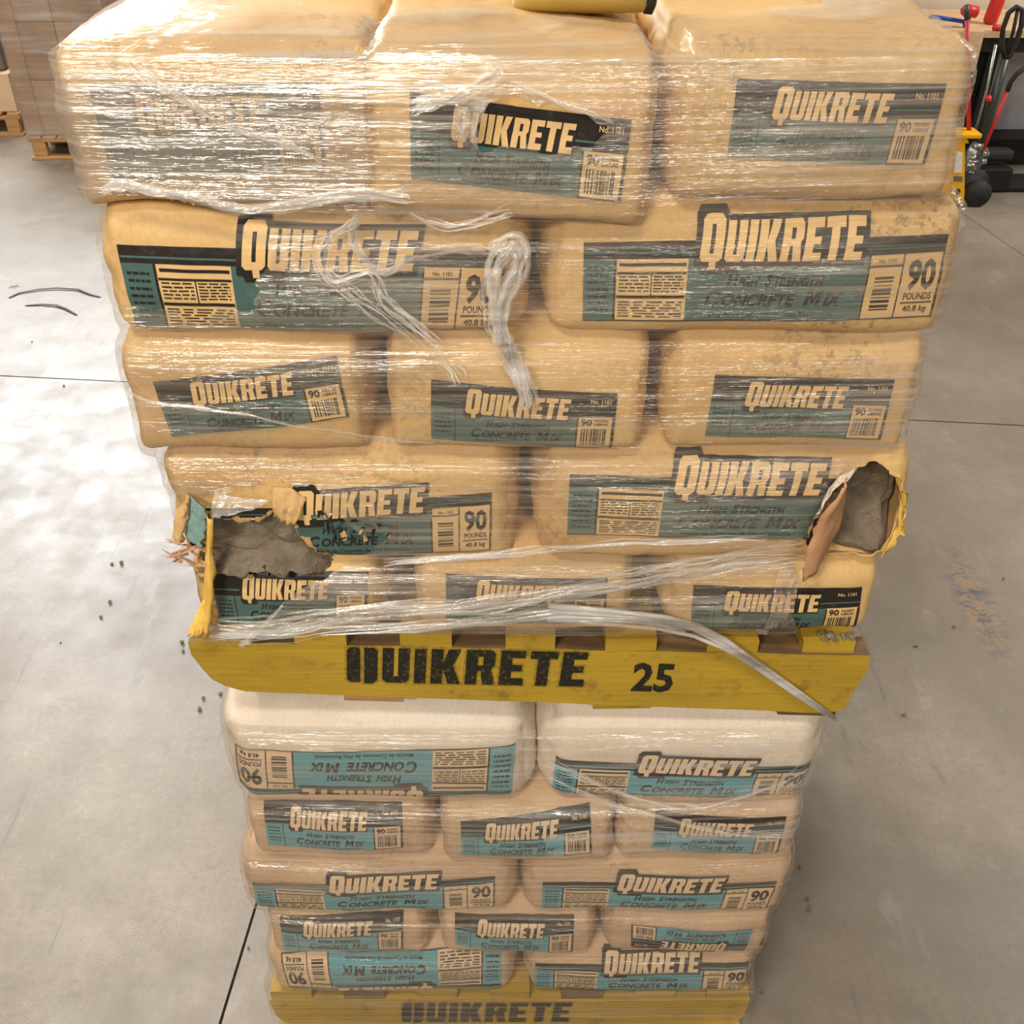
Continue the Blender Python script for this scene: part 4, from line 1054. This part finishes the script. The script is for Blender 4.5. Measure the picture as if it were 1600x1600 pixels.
MB().tube([(3.155, 6.22, BZ), (3.16, 6.22, BZ + .02), (3.175, 6.22, BZ + .12), (3.185, 6.22, BZ + .20), (3.188, 6.22, BZ + .24)], [.035, .046, .046, .044, .02], 14).build('bottle_body', 'red_enamel', b_, True)
MB().tube([(3.188, 6.22, BZ + .235), (3.192, 6.22, BZ + .28)], .02, 12).build('cap', 'black_rubber', b_, True)
cl = thing('bar_clamp', 'blue bar clamp with a red handle lying on the bench', 'clamp', (2.860, 6.12, BZ))
MB().tube([(2.700, 6.10, BZ + .05), (2.720, 6.10, BZ + .065), (2.840, 6.10, BZ + .05), (2.940, 6.10, BZ + .035), (2.955, 6.10, BZ + .004)], .013, 8).build('bar', 'blue_enamel', cl, True)
MB().tube([(2.900, 6.08, BZ + .10), (2.930, 6.08, BZ + .105), (3.000, 6.08, BZ + .095), (3.010, 6.08, BZ + .095)], [.02, .04, .036, .02], 12).build('handle', 'red_enamel', cl, True)
MB().tube([(2.960, 6.08, BZ + .003), (2.960, 6.08, BZ + .10)], .012, 8).build('screw', 'red_enamel', cl, True)
sq = thing('small_square', 'small black and silver tool lying on the bench beside the clamp', 'tool', (2.660, 6.3, BZ))
MB().box((2.640, 6.3, BZ + .012), (.09, .03, .02), RZ(.5), bev=.004).build('blade', 'silver_metal', sq)
MB().box((2.670, 6.28, BZ + .014), (.03, .10, .026), RZ(.3), bev=.004).build('grip', 'black_rubber', sq)
tag(MB().box((2.58, 6.60, BZ + .16), (.15, .10, .32), bev=.012).build('dark_case', 'dark_wood'), 'dark brown case standing at the back of the bench', 'case')

# yellow pallet jack, forks pointing behind the stack
jk = thing('pallet_jack', 'yellow pallet jack with a red handle rod beside the wall bench', 'pallet jack', (2.9, 5.5, 0))
mm = MB(); out = poly_px([(1484, 212), (1510, 214), (1514, 224), (1508, 224), (1507, 304), (1505, 320), (1492, 312), (1455, 290), (1470, 281), (1476, 262)], 5.45)
mm.prism(out, .12, T(0, 5.45, .0)); mm.build('carriage', 'yellow_enamel', jk)
zc = P(1500, 212, 5.45).z
MB().box((2.87, 5.51, zc), (.17, .16, .03), bev=.008).build('cap_plate', 'yellow_enamel', jk)
mm = MB().prism(poly_px([(1492, 237), (1504, 238), (1503, 270), (1491, 270)], 5.446), .003, T(0, 5.446, 0)); mm.build('sticker', 'sticker_white', jk)
mm = MB().prism(poly_px([(1490, 275), (1504, 276), (1504, 284), (1490, 283)], 5.446), .003, T(0, 5.446, 0)); mm.build('sticker', 'grey_cover', jk)
for y in (5.40, 5.66): MB().box((2.20, y, .085), (1.1, .14, .05), bev=.012).build('fork', 'yellow_enamel', jk)
r0, r1, r2 = P(1514, 210, 5.52), P(1511, 30, 5.52), P(1510, 8, 5.52)
MB().tube([r0, r0.lerp(r1, .5), r1], .014, 10).build('handle_rod', 'red_enamel', jk, True)
MB().tube([r1, r2], .016, 10).build('grip', 'dark_steel', jk, True)
for y in (5.50, 5.62): MB().tube([(3.05, y - .025, .085), (3.05, y + .025, .085)], .085, 20).build('wheel', 'black_rubber', jk, True)
bp = P(1496, 299, 5.447); MB().tube([(bp.x, 5.44, bp.z), (bp.x, 5.452, bp.z)], .018, 10).build('bolt', 'black_rubber', jk)
# black pallet jack with loop handle
j2 = thing('pallet_jack', 'black pallet jack with a looped handle and silver pump', 'pallet jack', (3.25, 5.80, 0))
JY = 5.80
bot, s0 = P(1530, 236, JY), P(1571, 92, JY); top = P(1583, 12, JY)
MB().tube([bot, bot.lerp(s0, .5), s0], [.034, .030, .024], 10).build('handle_shaft', 'dark_steel', j2, True)
lp_ = [P(x, y, JY) for x, y in ((1571, 92), (1565, 70), (1567, 45), (1576, 20), (1588, 11), (1598, 16), (1596, 40), (1588, 66), (1578, 86), (1571, 92))]
MB().tube(lp_, .017, 8).build('loop_handle', 'black_rubber', j2, True)
MB().tube([P(1573, 84, JY), P(1583, 50, JY), P(1590, 16, JY)], .012, 8).build('trigger_rod', 'black_rubber', j2, True)
k0 = P(1562, 44, JY - .03); MB().tube([k0, k0 + Vector((-.04, 0, .005))], .02, 8).build('knob', 'red_enamel', j2, True)
k0 = P(1540, 156, JY - .04); MB().tube([k0, k0 + Vector((.03, 0, .01))], .024, 10).build('valve_knob', 'red_enamel', j2, True)
MB().tube([P(1556, 70, JY - .03), P(1542, 140, JY - .03), P(1524, 205, JY - .03)], .010, 8).build('release_rod', 'silver_metal', j2, True)
pm = MB(); rp = random.Random(3); pc = P(1522, 246, JY)
pm.tube([(pc.x, JY, .10), (pc.x, JY, pc.z + .04), (pc.x, JY, pc.z + .10)], [.06, .06, .035], 12)
for k in range(8): pm.tube([(pc.x + rp.uniform(-.06, .06), JY - .06, .14 + .025 * k), (pc.x + rp.uniform(-.08, .08), JY - .08, .15 + .025 * k)], .02, 8)
pm.build('pump', 'silver_metal', j2, True)
MB().box((3.27, JY + .06, .085), (.21, .20, .15), bev=.012).build('frame_block', 'black_paint', j2)
MB().box((3.29, JY + .10, .22), (.20, .12, .07), bev=.02).build('top_cover', 'black_rubber', j2)
for y in (JY - .06, JY + .14): MB().tube([(3.12, y - .025, .085), (3.12, y + .025, .085)], .085, 20).build('wheel', 'black_rubber', j2, True)
MB().box((3.70, JY + .12, .022), (.66, .30, .03), bev=.006).build('base_plate', 'black_paint', j2)
LY = 5.64
lv = thing('pry_bar', 'slanting red bar with a curved black grip leaning by the bench', 'bar', (3.10, LY, 0))
q0, q1 = P(1537, 234, LY), P(1574, 142, LY)
MB().tube([q0, q0.lerp(q1, .5), q1], .012, 8).build('bar', 'red_enamel', lv, True)
MB().tube([q1] + [P(x, y, LY) for x, y in ((1579, 128), (1588, 116), (1604, 104))], .017, 8).build('grip', 'black_rubber', lv, True)
MB().tube([(q0.x - .03, LY, 0), (q0.x - .01, LY, .12), q0], .014, 8).build('foot', 'dark_steel', lv, True)

for o in bpy.data.objects:
    if '_at' in o: del o['_at']
